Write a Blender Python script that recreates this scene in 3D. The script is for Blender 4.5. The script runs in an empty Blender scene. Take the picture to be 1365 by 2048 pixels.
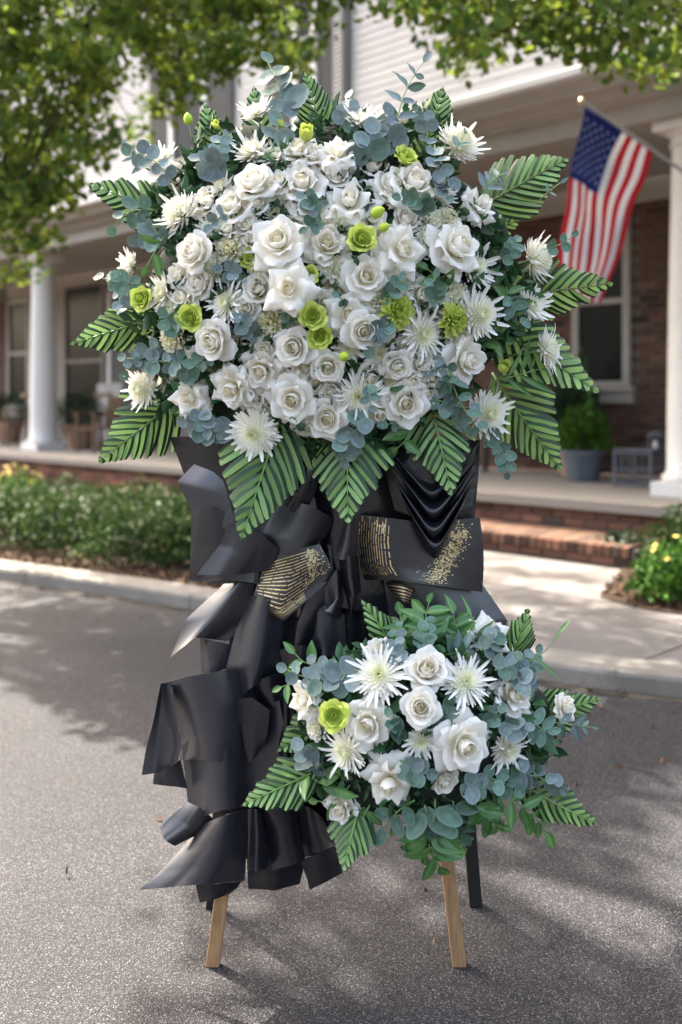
import bpy, bmesh, math, random
import numpy as np
from mathutils import Vector, Matrix, Quaternion, Euler
R = math.radians
rnd = random.Random(7)
sc = bpy.context.scene
C = sc.collection

# ------------------------------------------------------------------ camera, sky, sun, exposure
FPX, CAMH, HOR, CX = 2000.0, 1.36, 800.0, 682.5
cam = bpy.data.objects.new('camera', bpy.data.cameras.new('camera')); C.objects.link(cam)
cam.location = (0, 0, CAMH); cam.rotation_euler = (R(90), 0, 0)
cam.data.sensor_fit = 'VERTICAL'; cam.data.sensor_height = 36; cam.data.sensor_width = 24
cam.data.lens = FPX / 2048 * 36
cam.data.shift_y = -(1024 - HOR) / 2048
cam.data.clip_start = 0.05; cam.data.clip_end = 500
cam.data.dof.use_dof = True; cam.data.dof.focus_distance = 2.33; cam.data.dof.aperture_fstop = 2.0
sc.camera = cam
SUN = Vector((-0.42, 0.52, 0.80)).normalized()          # towards the sun
w = bpy.data.worlds.new('World'); sc.world = w; w.use_nodes = True
nt = w.node_tree; nt.nodes.clear()
sky = nt.nodes.new('ShaderNodeTexSky'); sky.sky_type = 'NISHITA'; sky.sun_disc = False
sky.sun_elevation = math.asin(SUN.z); sky.sun_rotation = math.atan2(SUN.x, SUN.y)
sky.air_density = 1.0; sky.dust_density = 8.0; sky.ozone_density = 0.6
bg = nt.nodes.new('ShaderNodeBackground'); bg.inputs[1].default_value = 0.15
wo = nt.nodes.new('ShaderNodeOutputWorld')
nt.links.new(sky.outputs[0], bg.inputs[0]); nt.links.new(bg.outputs[0], wo.inputs[0])
sl = bpy.data.lights.new('sun', 'SUN'); sl.energy = 4.0; sl.angle = R(0.6); sl.color = (1, 0.955, 0.90)
so = bpy.data.objects.new('sun', sl); C.objects.link(so)
so.rotation_mode = 'QUATERNION'; so.rotation_quaternion = SUN.to_track_quat('Z', 'Y')
sc.view_settings.view_transform = 'Standard'; sc.view_settings.look = 'None'
sc.view_settings.exposure = 2.75; sc.view_settings.gamma = 1.0; sc.view_settings.use_curve_mapping = False
sc.view_settings.use_white_balance = True; sc.view_settings.white_balance_temperature = 6950; sc.view_settings.white_balance_tint = 10
sc.render.film_transparent = False
try:
    sc.cycles.max_bounces = 12; sc.cycles.diffuse_bounces = 8; sc.cycles.transmission_bounces = 8
    sc.cycles.use_denoising = True
except Exception: pass

def P(px, py, Y):
    """a point seen at photograph pixel px,py, Y metres ahead"""
    return Vector(((px - CX) / FPX * Y, Y, CAMH - (py - HOR) / FPX * Y))

# ------------------------------------------------------------------ helpers
def mesh_np(name, verts, faces, smooth=True, mats=(), mi=None, attr=None):
    me = bpy.data.meshes.new(name)
    me.from_pydata([tuple(v) for v in verts], [], [tuple(f) for f in faces])
    for m in mats: me.materials.append(m)
    if smooth: me.polygons.foreach_set('use_smooth', [True] * len(me.polygons))
    if mi is not None: me.polygons.foreach_set('material_index', list(mi))
    if attr is not None:
        for an, vals in attr.items():
            a = me.attributes.new(an, 'FLOAT', 'POINT'); a.data.foreach_set('value', list(vals))
    me.update()
    return me
def ob(name, data, parent=None, loc=None, rot=None, label=None):
    o = bpy.data.objects.new(name, data); C.objects.link(o)
    if parent is not None: o.parent = parent
    if loc is not None: o.location = loc
    if rot is not None: o.rotation_euler = rot
    if label: o['label'] = label
    return o
def tag(o, label=None, cat=None, group=None, kind=None):
    if label: o['label'] = label
    if cat: o['category'] = cat
    if group: o['group'] = group
    if kind: o['kind'] = kind
    return o
def thing(name, label, cat, loc=(0, 0, 0), rotz=0, group=None):
    o = ob(name, None, None, loc, (0, 0, rotz)); o.empty_display_size = 0.1
    return tag(o, label, cat, group)
class MB:
    """collects shapes into one mesh"""
    def __init__(s): s.v = []; s.f = []; s.mi = []
    def add(s, v, f, mi=0):
        b = len(s.v); s.v += [tuple(x) for x in v]; s.f += [tuple(i + b for i in q) for q in f]; s.mi += [mi] * len(f)
    def box(s, x0, x1, y0, y1, z0, z1, mi=0):
        s.add([(x0,y0,z0),(x1,y0,z0),(x1,y1,z0),(x0,y1,z0),(x0,y0,z1),(x1,y0,z1),(x1,y1,z1),(x0,y1,z1)],
              [(0,3,2,1),(4,5,6,7),(0,1,5,4),(1,2,6,5),(2,3,7,6),(3,0,4,7)], mi)
    def tube(s, pts, rad, n=8, mi=0, cap=True):
        pts = [Vector(p) for p in pts]
        if not hasattr(rad, '__len__'): rad = [rad] * len(pts)
        rings = []; up = None
        for i, p in enumerate(pts):
            d = (pts[min(i+1, len(pts)-1)] - pts[max(i-1, 0)]).normalized()
            if up is None: up = d.orthogonal().normalized()
            a = (up - d * up.dot(d)).normalized(); b = d.cross(a); up = a
            rings.append([p + (a * math.cos(t) + b * math.sin(t)) * rad[i] for t in [2*math.pi*k/n for k in range(n)]])
        v = [q for r in rings for q in r]; f = []
        for i in range(len(pts)-1):
            for k in range(n): f.append((i*n+k, i*n+(k+1)%n, (i+1)*n+(k+1)%n, (i+1)*n+k))
        if cap: f.append(tuple(range(n-1, -1, -1))); f.append(tuple((len(pts)-1)*n+k for k in range(n)))
        s.add(v, f, mi)
    def lathe(s, prof, n=24, c=(0,0), mi=0):
        v = [(c[0]+r*math.cos(2*math.pi*k/n), c[1]+r*math.sin(2*math.pi*k/n), z) for r, z in prof for k in range(n)]
        f = [(i*n+k, i*n+(k+1)%n, (i+1)*n+(k+1)%n, (i+1)*n+k) for i in range(len(prof)-1) for k in range(n)]
        f.append(tuple(range(n-1,-1,-1))); f.append(tuple((len(prof)-1)*n+k for k in range(n)))
        s.add(v, f, mi)
    def mesh(s, name, mats, smooth=False):
        if not isinstance(mats, (list, tuple)): mats = [mats]
        return mesh_np(name, s.v, s.f, smooth, mats, s.mi)
    def build(s, name, mats, parent=None, smooth=False, bevel=0, **k):
        o = ob(name, s.mesh(name, mats, smooth), parent, **k)
        if bevel:
            b = o.modifiers.new('bevel', 'BEVEL'); b.width = bevel; b.segments = 2; b.limit_method = 'ANGLE'; b.angle_limit = R(40)
        return o
def sharp(o, ang=40):
    for p in o.data.polygons: p.use_smooth = True
    o.data.set_sharp_from_angle(angle=R(ang)); return o

# ------------------------------------------------------------------ materials
def mat(name, col, rough=0.6, spec=0.5, metal=0.0, trans=0.0, sheen=0.0, vary=None, noise=None, bump=None, attr=None, hue=None, coat=0, stretch=None):
    """vary: brightness change per object; noise: (scale, colour, amount); bump: (scale, strength, dist); attr: (attribute, colour at 1)"""
    m = bpy.data.materials.new(name); m.use_nodes = True
    t = m.node_tree; N = t.nodes; L = t.links; N.clear()
    out = N.new('ShaderNodeOutputMaterial'); b = N.new('ShaderNodeBsdfPrincipled')
    b.inputs['Roughness'].default_value = rough; b.inputs['Metallic'].default_value = metal
    b.inputs['Specular IOR Level'].default_value = spec; b.inputs['Coat Weight'].default_value = coat
    b.inputs['Sheen Weight'].default_value = sheen
    rgb = N.new('ShaderNodeRGB'); rgb.outputs[0].default_value = (*col, 1); c = rgb.outputs[0]
    tc = N.new('ShaderNodeTexCoord')
    if stretch:
        mpn = N.new('ShaderNodeMapping'); mpn.inputs['Scale'].default_value = stretch; L.new(tc.outputs['Object'], mpn.inputs['Vector'])
        tc = type('T', (), {'outputs': {'Object': mpn.outputs[0]}})()
    def mixc(a, bcol, fac):
        mx = N.new('ShaderNodeMix'); mx.data_type = 'RGBA'
        L.new(a, mx.inputs[6])
        if hasattr(bcol, 'default_value'): L.new(bcol, mx.inputs[7])
        else: mx.inputs[7].default_value = (*bcol, 1)
        if hasattr(fac, 'default_value'): L.new(fac, mx.inputs[0])
        else: mx.inputs[0].default_value = fac
        return mx.outputs[2]
    if attr:
        a = N.new('ShaderNodeAttribute'); a.attribute_name = attr[0]
        c = mixc(c, attr[1], a.outputs['Fac'])
    if noise:
        ns = noise if isinstance(noise[0], (tuple, list)) else [noise]
        for sc_, col2, amt in ns:
            nz = N.new('ShaderNodeTexNoise'); nz.inputs['Scale'].default_value = sc_; nz.inputs['Detail'].default_value = 5
            L.new(tc.outputs['Object'], nz.inputs['Vector'])
            mr = N.new('ShaderNodeMapRange'); mr.inputs[1].default_value = 0.35; mr.inputs[2].default_value = 0.68; mr.inputs[4].default_value = amt
            L.new(nz.outputs['Fac'], mr.inputs[0]); c = mixc(c, col2, mr.outputs[0])
    if vary or hue:
        oi = N.new('ShaderNodeObjectInfo'); ge = N.new('ShaderNodeNewGeometry')
        ad = N.new('ShaderNodeMath'); ad.operation = 'ADD'
        L.new(oi.outputs['Random'], ad.inputs[0]); L.new(ge.outputs['Random Per Island'], ad.inputs[1])
        fr = N.new('ShaderNodeMath'); fr.operation = 'FRACT'; L.new(ad.outputs[0], fr.inputs[0])
        if hue:
            cr = N.new('ShaderNodeValToRGB'); e = cr.color_ramp.elements
            while len(e) > 1: e.remove(e[-1])
            for i, (p_, cc) in enumerate(hue):
                el = e[0] if i == 0 else e.new(p_)
                el.position = p_; el.color = (*cc, 1)
            L.new(fr.outputs[0], cr.inputs[0])
            mx = N.new('ShaderNodeMix'); mx.data_type = 'RGBA'; mx.blend_type = 'MULTIPLY'; mx.inputs[0].default_value = 1
            L.new(c, mx.inputs[6]); L.new(cr.outputs[0], mx.inputs[7]); c = mx.outputs[2]
        if vary:
            hs = N.new('ShaderNodeHueSaturation')
            m2 = N.new('ShaderNodeMath'); m2.operation = 'MULTIPLY'; m2.inputs[1].default_value = 7.31; L.new(fr.outputs[0], m2.inputs[0])
            f2 = N.new('ShaderNodeMath'); f2.operation = 'FRACT'; L.new(m2.outputs[0], f2.inputs[0])
            mr = N.new('ShaderNodeMapRange'); mr.inputs[3].default_value = 1 - vary; mr.inputs[4].default_value = 1 + vary
            L.new(f2.outputs[0], mr.inputs[0]); L.new(mr.outputs[0], hs.inputs['Value']); L.new(c, hs.inputs['Color']); c = hs.outputs[0]
    L.new(c, b.inputs['Base Color'])
    if bump:
        bs = bump if isinstance(bump[0], (tuple, list)) else [bump]; prev = None
        for sc_, st, di in bs:
            nz = N.new('ShaderNodeTexNoise'); nz.inputs['Scale'].default_value = sc_; nz.inputs['Detail'].default_value = 4
            L.new(tc.outputs['Object'], nz.inputs['Vector'])
            bp = N.new('ShaderNodeBump'); bp.inputs['Strength'].default_value = st; bp.inputs['Distance'].default_value = di
            L.new(nz.outputs['Fac'], bp.inputs['Height'])
            if prev is not None: L.new(prev, bp.inputs['Normal'])
            prev = bp.outputs[0]
        L.new(prev, b.inputs['Normal'])
    if trans:
        tr = N.new('ShaderNodeBsdfTranslucent'); L.new(c, tr.inputs[0])
        ms = N.new('ShaderNodeMixShader'); ms.inputs[0].default_value = trans
        L.new(b.outputs[0], ms.inputs[1]); L.new(tr.outputs[0], ms.inputs[2]); L.new(ms.outputs[0], out.inputs[0])
    else: L.new(b.outputs[0], out.inputs[0])
    return m
M = {}
M['white_petal'] = mat('white_petal', (0.93, 0.905, 0.84), 0.55, 0.3, trans=0.38, attr=('cream', (0.92, 0.86, 0.58)), vary=0.03, bump=(60, 0.15, 0.002))
M['mum_petal'] = mat('mum_petal', (0.94, 0.92, 0.86), 0.55, 0.3, trans=0.32, attr=('cream', (0.84, 0.86, 0.50)), vary=0.03)
M['cream_petal'] = mat('cream_petal', (0.91, 0.89, 0.74), 0.55, 0.3, trans=0.35, attr=('cream', (0.86, 0.82, 0.45)), vary=0.04)
M['lime_petal'] = mat('lime_petal', (0.64, 0.72, 0.17), 0.6, 0.2, trans=0.3, attr=('cream', (0.42, 0.55, 0.07)), vary=0.08)
M['lime_bud'] = mat('lime_bud', (0.45, 0.60, 0.06), 0.5, 0.3, trans=0.1, attr=('cream', (0.15, 0.28, 0.03)), vary=0.08)
M['stem'] = mat('stem_green', (0.16, 0.27, 0.09), 0.6, vary=0.1)
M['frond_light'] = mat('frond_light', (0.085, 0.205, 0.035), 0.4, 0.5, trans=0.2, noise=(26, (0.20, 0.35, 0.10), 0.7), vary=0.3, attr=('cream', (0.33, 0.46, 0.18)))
M['frond_fold_shade'] = mat('frond_fold_shade', (0.016, 0.050, 0.016), 0.5, 0.4, vary=0.2)  # shaded side of each leaflet's fold, painted in as dark green
M['euc_blue'] = mat('eucalyptus_blue', (0.10, 0.145, 0.14), 0.5, 0.4, trans=0.1, noise=[(45, (0.21, 0.265, 0.25), 0.7), (160, (0.07, 0.12, 0.10), 0.4)], vary=0.32, hue=[(0, (.75, 1, .78)), (.4, (1, 1, 1)), (1, (1.15, 1.15, 1.22))], attr=('cream', (0.23, 0.30, 0.28)), bump=(120, .3, .001))
M['euc_green'] = mat('eucalyptus_green', (0.054, 0.131, 0.081), 0.5, 0.4, trans=0.1, noise=(45, (0.126, 0.216, 0.162), 0.7), vary=0.3, attr=('cream', (0.171, 0.270, 0.207)))
M['leaf_green'] = mat('leaf_green', (0.050, 0.144, 0.032), 0.4, 0.5, trans=0.12, noise=(25, (0.090, 0.234, 0.054), 0.6), vary=0.2, attr=('cream', (0.180, 0.324, 0.126)))
M['fill'] = mat('filler_leaf', (0.03, 0.075, 0.03), 0.5, 0.4, trans=0.1, hue=[(0, (0.7, 0.8, 0.7)), (0.5, (1.2, 1.3, 1)), (1, (1.3, 1.7, 1.9))], vary=0.3)
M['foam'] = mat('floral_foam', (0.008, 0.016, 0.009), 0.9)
M['paper'] = mat('black_paper', (0.005, 0.005, 0.008), 0.30, 0.8, bump=[(7, 0.12, 0.02)])
M['paper_grey'] = mat('charcoal_sheen_paper', (0.015, 0.015, 0.021), 0.31, 0.9, bump=[(7, 0.12, 0.02)])  # lighter copy of the black paper; its grey also stands in for sheen
M['satin'] = mat('black_satin', (0.007, 0.007, 0.009), 0.24, 0.6, bump=(14, 0.2, 0.02))
M['gold'] = mat('gold_foil', (0.78, 0.64, 0.38), 0.38, 0.5, metal=0.85, noise=(40, (0.40, 0.29, 0.13), 0.8))
M['wood'] = mat('pale_wood', (0.340, 0.187, 0.081), 0.6, 0.3, noise=[(9, (0.170, 0.085, 0.034), 0.85), (2, (0.255, 0.162, 0.085), 0.5)], bump=(12, 0.5, 0.003), stretch=(14, 14, 1.2))
M['black_wood'] = mat('black_wood', (0.018, 0.017, 0.017), 0.55, 0.3)
M['white_paint'] = mat('white_paint', (0.605, 0.596, 0.580), 0.5, 0.4, noise=(3, (0.521, 0.512, 0.496), 0.5))
M['siding'] = mat('white_siding', (0.420, 0.412, 0.420), 0.55, 0.3, vary=0.03, noise=(2, (0.361, 0.353, 0.353), 0.5))
M['trim'] = mat('cream_trim', (0.312, 0.295, 0.267), 0.55, 0.3, noise=(3, (0.254, 0.242, 0.217), 0.5))
M['stucco'] = mat('beige_wall', (0.252, 0.224, 0.196), 0.85, 0.2, noise=(4, (0.210, 0.189, 0.168), 0.6))
M['glass'] = mat('dark_glass', (0.010, 0.012, 0.013), 0.2, 0.12)
M['shutter'] = mat('charcoal_shutter', (0.05, 0.052, 0.056), 0.6, 0.3)
M['brick'] = mat('red_brick', (0.123, 0.066, 0.049), 0.9, 0.2, noise=(18, (0.072, 0.047, 0.038), 0.7), vary=0.22,
                 hue=[(0, (0.8, 0.8, 0.85)), (0.45, (1, 1, 1)), (0.85, (1.25, 1.15, 1.1)), (0.93, (0.45, 0.5, 0.6)), (1, (0.5, 0.55, 0.6))], bump=(50, 0.4, 0.004))
M['mortar'] = mat('mortar', (0.145, 0.132, 0.119), 0.95, 0.1)
M['old_brick'] = mat('old_brick', (0.178, 0.072, 0.051), 0.9, 0.2, noise=[(18, (0.119, 0.060, 0.043), 0.6), (2.2, (0.076, 0.072, 0.043), 0.55)], vary=0.3,
                     hue=[(0, (0.6, 0.65, 0.7)), (0.4, (1, 1, 1)), (0.85, (1.3, 1.2, 1.2)), (0.93, (0.5, 0.7, 0.8)), (1, (0.5, 0.55, 0.6))], bump=(50, 0.4, 0.004))
M['slab'] = mat('porch_slab', (0.221, 0.201, 0.176), 0.85, 0.2, noise=[(3, (0.230, 0.213, 0.193), 0.7), (40, (0.205, 0.197, 0.180), 0.35)], bump=(60, 0.3, 0.003))
M['concrete'] = mat('walk_concrete', (0.119, 0.109, 0.104), 0.9, 0.2, noise=[(1.4, (0.089, 0.082, 0.076), 0.8), (60, (0.170, 0.162, 0.153), 0.45)], bump=(90, 0.3, 0.003))
M['kerb'] = mat('kerb_stone', (0.212, 0.196, 0.174), 0.9, 0.2, noise=[(4, (0.128, 0.117, 0.100), 0.8), (50, (0.136, 0.136, 0.119), 0.5)], bump=(60, 0.4, 0.004))
M['soil'] = mat('mulch', (0.035, 0.024, 0.016), 0.95, 0.1, noise=(30, (0.07, 0.045, 0.03), 0.8), bump=(40, 1, 0.03))
M['mulch_chip'] = mat('mulch_chip', (0.09, 0.05, 0.03), 0.9, 0.1, vary=0.5)
M['bark'] = mat('bark', (0.05, 0.042, 0.032), 0.9, 0.1, bump=(25, 0.8, 0.02))
M['tree_leaf'] = mat('tree_leaf', (0.120, 0.155, 0.032), 0.55, 0.2, trans=0.45, vary=0.3, hue=[(0, (0.5, 0.8, 0.7)), (0.6, (1, 1.1, 0.9)), (0.9, (1.5, 1.5, 0.9)), (1, (1.9, 1.6, 0.8))])
M['shrub_leaf'] = mat('shrub_leaf', (0.032, 0.062, 0.016), 0.6, 0.15, trans=0.2, vary=0.35, hue=[(0, (0.6, 0.8, 0.8)), (0.6, (1, 1, 1)), (1, (1.6, 1.35, 0.8))])
M['dark_leaf'] = mat('dark_leaf', (0.017, 0.043, 0.015), 0.5, 0.4, trans=0.15, vary=0.35)
M['bright_leaf'] = mat('bright_leaf', (0.048, 0.120, 0.016), 0.6, 0.15, trans=0.25, vary=0.35)
M['yellow_flower'] = mat('yellow_flower', (0.62, 0.48, 0.10), 0.6, 0.2, trans=0.2, vary=0.15)
M['pot_blue'] = mat('pot_blue_grey', (0.075, 0.09, 0.115), 0.6, 0.3, noise=(6, (0.11, 0.12, 0.14), 0.5))
M['metal_blue'] = mat('painted_metal', (0.085, 0.10, 0.13), 0.55, 0.4)
M['terracotta'] = mat('terracotta', (0.30, 0.19, 0.13), 0.85, 0.2)
M['chair_wood'] = mat('chair_wood', (0.13, 0.075, 0.04), 0.6, 0.3)
M['grey_paint'] = mat('grey_paint', (0.33, 0.33, 0.33), 0.6, 0.3)
M['flag_red'] = mat('flag_red', (0.432, 0.023, 0.032), 0.7, 0.2, trans=0.25, bump=(30, 0.2, 0.004))
M['flag_white'] = mat('flag_white', (0.612, 0.595, 0.595), 0.7, 0.2, trans=0.25, bump=(30, 0.2, 0.004))
M['flag_blue'] = mat('flag_blue', (0.018, 0.032, 0.153), 0.7, 0.2, trans=0.2, bump=(30, 0.2, 0.004))
M['star'] = mat('flag_star', (0.42, 0.45, 0.62), 0.7, 0.2)

def asphalt():
    m = bpy.data.materials.new('asphalt'); m.use_nodes = True; t = m.node_tree; N = t.nodes; L = t.links
    b = N['Principled BSDF']; b.inputs['Roughness'].default_value = 0.85; b.inputs['Specular IOR Level'].default_value = 0.3
    tc = N.new('ShaderNodeTexCoord')
    def vor(s, feat='F1'):
        v = N.new('ShaderNodeTexVoronoi'); v.inputs['Scale'].default_value = s; v.feature = feat
        L.new(tc.outputs['Object'], v.inputs['Vector']); return v
    v1 = vor(320); v2 = vor(330)
    bw = N.new('ShaderNodeSeparateColor'); L.new(v1.outputs['Color'], bw.inputs[0])
    cr = N.new('ShaderNodeValToRGB'); e = cr.color_ramp.elements
    e[0].position = 0; e[0].color = (0.008, 0.008, 0.010, 1); e[1].position = 1; e[1].color = (0.155, 0.152, 0.155, 1)
    for p_, c_ in ((0.35, (0.015, 0.015, 0.018, 1)), (0.6, (0.024, 0.024, 0.027, 1)), (0.8, (0.044, 0.044, 0.049, 1)), (0.93, (0.078, 0.077, 0.081, 1))):
        x = e.new(p_); x.color = c_
    L.new(bw.outputs[0], cr.inputs[0])
    # tar between the stones
    mr = N.new('ShaderNodeMapRange'); mr.inputs[1].default_value = 0.35; mr.inputs[2].default_value = 0.75; mr.inputs[3].default_value = 1; mr.inputs[4].default_value = 0.35
    L.new(v1.outputs['Distance'], mr.inputs[0])
    mu = N.new('ShaderNodeMix'); mu.data_type = 'RGBA'; mu.blend_type = 'MULTIPLY'; mu.inputs[0].default_value = 1
    L.new(cr.outputs[0], mu.inputs[6]); L.new(mr.outputs[0], mu.inputs[7])
    nz = N.new('ShaderNodeTexNoise'); nz.inputs['Scale'].default_value = 1.3; nz.inputs['Detail'].default_value = 6; L.new(tc.outputs['Object'], nz.inputs['Vector'])
    m2 = N.new('ShaderNodeMapRange'); m2.inputs[1].default_value = 0.3; m2.inputs[2].default_value = 0.7; m2.inputs[3].default_value = 0.82; m2.inputs[4].default_value = 1.22
    L.new(nz.outputs['Fac'], m2.inputs[0])
    mu2 = N.new('ShaderNodeMix'); mu2.data_type = 'RGBA'; mu2.blend_type = 'MULTIPLY'; mu2.inputs[0].default_value = 1
    L.new(mu.outputs[2], mu2.inputs[6]); L.new(m2.outputs[0], mu2.inputs[7]); L.new(mu2.outputs[2], b.inputs['Base Color'])
    bp = N.new('ShaderNodeBump'); bp.inputs['Strength'].default_value = 0.9; bp.inputs['Distance'].default_value = 0.003; bp.invert = True
    L.new(v1.outputs['Distance'], bp.inputs['Height']); L.new(bp.outputs[0], b.inputs['Normal'])
    return m
M['asphalt'] = asphalt()

# ------------------------------------------------------------------ ground
def poly_sheet(name, pts, z, m, depth=0):
    bm = bmesh.new(); vs = [bm.verts.new((x, y, z)) for x, y in pts]; f = bm.faces.new(vs)
    if f.calc_area() and f.normal.z < 0: f.normal_flip()
    bmesh.ops.triangulate(bm, faces=[f])
    if depth:
        r = bmesh.ops.extrude_face_region(bm, geom=bm.faces[:])
        bmesh.ops.translate(bm, verts=[v for v in r['geom'] if isinstance(v, bmesh.types.BMVert)], vec=(0, 0, -depth))
        bmesh.ops.recalc_face_normals(bm, faces=bm.faces[:])
    me = bpy.data.meshes.new(name); bm.to_mesh(me); bm.free(); me.materials.append(m)
    return tag(ob(name, me), kind='structure')
poly_sheet('ground', [(-200, -120), (200, -120), (200, 260), (-200, 260)], -0.012, M['soil'])
KERB = [(-16, 15.8), (-9.5, 11.9), (-5, 9.05), (-2.57, 7.53), (-0.98, 6.48), (0.1, 5.55), (1.0, 4.83), (1.56, 4.55), (2.6, 4.15), (5, 3.5), (12, 2.4)]
def cr_curve(pts, n=8):
    out = []
    for i in range(len(pts)-1):
        p0, p1, p2, p3 = [Vector(pts[min(max(j, 0), len(pts)-1)]) for j in (i-1, i, i+1, i+2)]
        for k in range(n):
            t = k / n; out.append(0.5*((2*p1)+(-p0+p2)*t+(2*p0-5*p1+4*p2-p3)*t*t+(-p0+3*p1-3*p2+p3)*t**3))
    out.append(Vector(pts[-1])); return out
kc = cr_curve(KERB, 8)
def offs(pts, d):
    out = []
    for i, p in enumerate(pts):
        t = (pts[min(i+1, len(pts)-1)] - pts[max(i-1, 0)]).normalized(); n = Vector((-t.y, t.x))
        if n.y < 0: n = -n
        out.append(p + n * d)
    return out
k0, k1 = offs(kc, 0.0), offs(kc, 0.25)
# road: its own sheet up to the kerb foot
poly_sheet('road', [(p.x, p.y + 0.02) for p in k0] + [(60, 2.4), (60, -40), (-60, -40), (-60, 15.8)], 0.0, M['asphalt'])
# kerb: cut in separate stones along the curve
kt = tag(ob('kerb', None), kind='structure')
L_ = 0; seg = []
def kerb_stone(i0, i1):
    m = MB(); z = 0.1
    a = k0[i0:i1+1]; b = k1[i0:i1+1]; n = len(a)
    g = (a[1]-a[0]).normalized()*0.004; a = [a[0]+g] + a[1:-1] + [a[-1]-g]; b = [b[0]+g] + b[1:-1] + [b[-1]-g]
    prof = [(0.0, -0.05), (0.0, z-0.025), (0.008, z-0.008), (0.025, z), (1, z), (1, -0.05)]
    v = []
    for j in range(n):
        for k, (q, zz) in enumerate(prof):
            d = (b[j]-a[j]); dl = d.length
            p = a[j] + d * (q if k >= 4 else q/dl); v.append((p.x, p.y, zz))
    f = []
    K = len(prof)
    for j in range(n-1):
        for k in range(K-1): f.append((j*K+k, (j+1)*K+k, (j+1)*K+k+1, j*K+k+1))
    f.append(tuple(range(K))); f.append(tuple((n-1)*K+k for k in range(K-1, -1, -1)))
    m.add(v, f); m.build('kerb_stone', M['kerb'], kt)
i = 0
while i < len(k0)-1:
    j = i; d = 0
    while j < len(k0)-1 and d < 1.6: d += (k0[j+1]-k0[j]).length; j += 1
    kerb_stone(i, j); i = j

r2 = math.sqrt(0.5)
def W(u, v): return ((u + v) * r2, (v - u) * r2)
def UV(x, y): return ((x - y) * r2, (x + y) * r2)
# planting bed on the left, concrete walk, mulch on the right
split = [i for i, p in enumerate(k1) if p.x < -0.45][-1]
bed_edge = [W(-7.9, 7.5)]
poly_sheet('planting_bed', [(p.x, p.y) for p in k1[:split+1]] + [W(-7.9, 7.5), W(-26, 7.5)], 0.085, M['soil'], 0.09)
poly_sheet('walk', [(p.x, p.y) for p in k1[split:]] + [(14, 6.5), W(2, 7.5), W(-7.9, 7.5)], 0.093, M['concrete'], 0.09)
gt = MB(); kg = offs(kc, -0.07)
gt.add([(p.x, p.y, .003) for p in kg]+[(p.x, p.y+.012, .003) for p in k0], [(k, k+1, len(kg)+k+1, len(kg)+k) for k in range(len(kg)-1)])
M['gutter'] = mat('gutter_dirt', (0.035, 0.032, 0.027), 0.95, 0.1, noise=(9, (0.075, 0.065, 0.05), 0.9))
tag(gt.build('gutter', M['gutter']), kind='structure')
jm = MB()
def strip(m, a, b, wd, z):
    a = Vector(a); b = Vector(b); t = (b-a).normalized(); n = Vector((-t.y, t.x))*wd/2
    m.add([(*(a-n), z), (*(b-n), z), (*(b+n), z), (*(a+n), z)], [(0, 1, 2, 3)])
M['joint'] = mat('joint_dirt', (0.05, 0.045, 0.04), 0.95, 0.1)
for u_ in (-6.9, -5.4, -3.9, -2.4):
    strip(jm, W(u_, 3.6 if u_ > -5 else 4.8), W(u_, 6.8), 0.012, 0.0955)
strip(jm, W(-7.4, 5.6), W(-0.5, 5.6), 0.012, 0.0965)
tag(jm.build('walk_joint', M['joint']), kind='structure')
mulch = [(1.66, 6.4), (1.85, 6.0), (2.2, 5.75), (3.2, 5.2), (5.5, 4.6), (6.5, 6.5), W(-1.0, 7.35), W(-3.45, 7.35), (2.28, 8.0), (2.0, 7.2)]
poly_sheet('mulch_bed', mulch, 0.104, M['soil'], 0.012)

# ------------------------------------------------------------------ the house (local axes: u along the front, v into the house)
H = thing('brick_house', 'white sided and brick house with a columned porch behind the flowers', 'house', (0, 0, 0), R(-45))
def hu(px, v): a = (px - CX) / FPX; return v * (a - 1) / (1 + a)
def hz(px, py, v): a = (px - CX) / FPX; return CAMH + (HOR - py) / FPX * (v / r2) / (1 + a)
SL = 0.51
m = MB(); m.box(-26, 3, 7.47, 10.2, SL-0.09, SL); slab = m.build('porch_floor', M['slab'], H, bevel=0.008)
m = MB(); m.box(-26, 3, 7.56, 10.2, -0.05, SL-0.091); bw = m.build('base_wall', M['mortar'], H)
bmesh_brick = {}
def brick_mesh(L, Ht, D, m_, name='brick'):
    key = (L, Ht, D, m_.name)
    if key not in bmesh_brick:
        b = MB(); b.box(0, L, -D, 0, 0, Ht)
        me = b.mesh(name, m_)
        bm = bmesh.new(); bm.from_mesh(me); bmesh.ops.bevel(bm, geom=bm.edges[:], offset=0.004, segments=1, affect='EDGES'); bm.to_mesh(me); bm.free()
        bmesh_brick[key] = me
    return bmesh_brick[key]
def lay(parent, u0, u1, z0, nz, v, m_, inside=lambda u, z: True, single=lambda u, z: True, L=0.205, Ht=0.062, cz=0.0745, D=0.02, holes=()):
    rest = MB(); me = brick_mesh(L, Ht, D, m_)
    step = L + 0.011
    for k in range(nz):
        z = z0 + k*cz + 0.006; u = u0 - (step/2 if k % 2 else 0)
        while u < u1:
            a, b = max(u, u0), min(u+L, u1)
            if b - a > 0.03 and inside((a+b)/2, z+Ht/2):
                j = rnd.uniform(0, 0.004)
                if a == u and b == u+L and single(u, z):
                    ob('brick', me, parent, (u, v-j+0.001, z))
                else: rest.box(a, b, v-D-j, v, z, z+Ht)
            u += step
    if rest.v:
        tag(rest.build('bricks', m_, parent), kind='stuff')
# base bricks under the slab
lay(bw, -7.6, 0, 0.112, 4, 7.56, M['old_brick'], single=lambda u, z: -6.3 < u < -3.4, cz=0.0745)
lay(bw, -26, -7.6, 0.112, 4, 7.56, M['old_brick'], single=lambda u, z: False)
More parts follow.
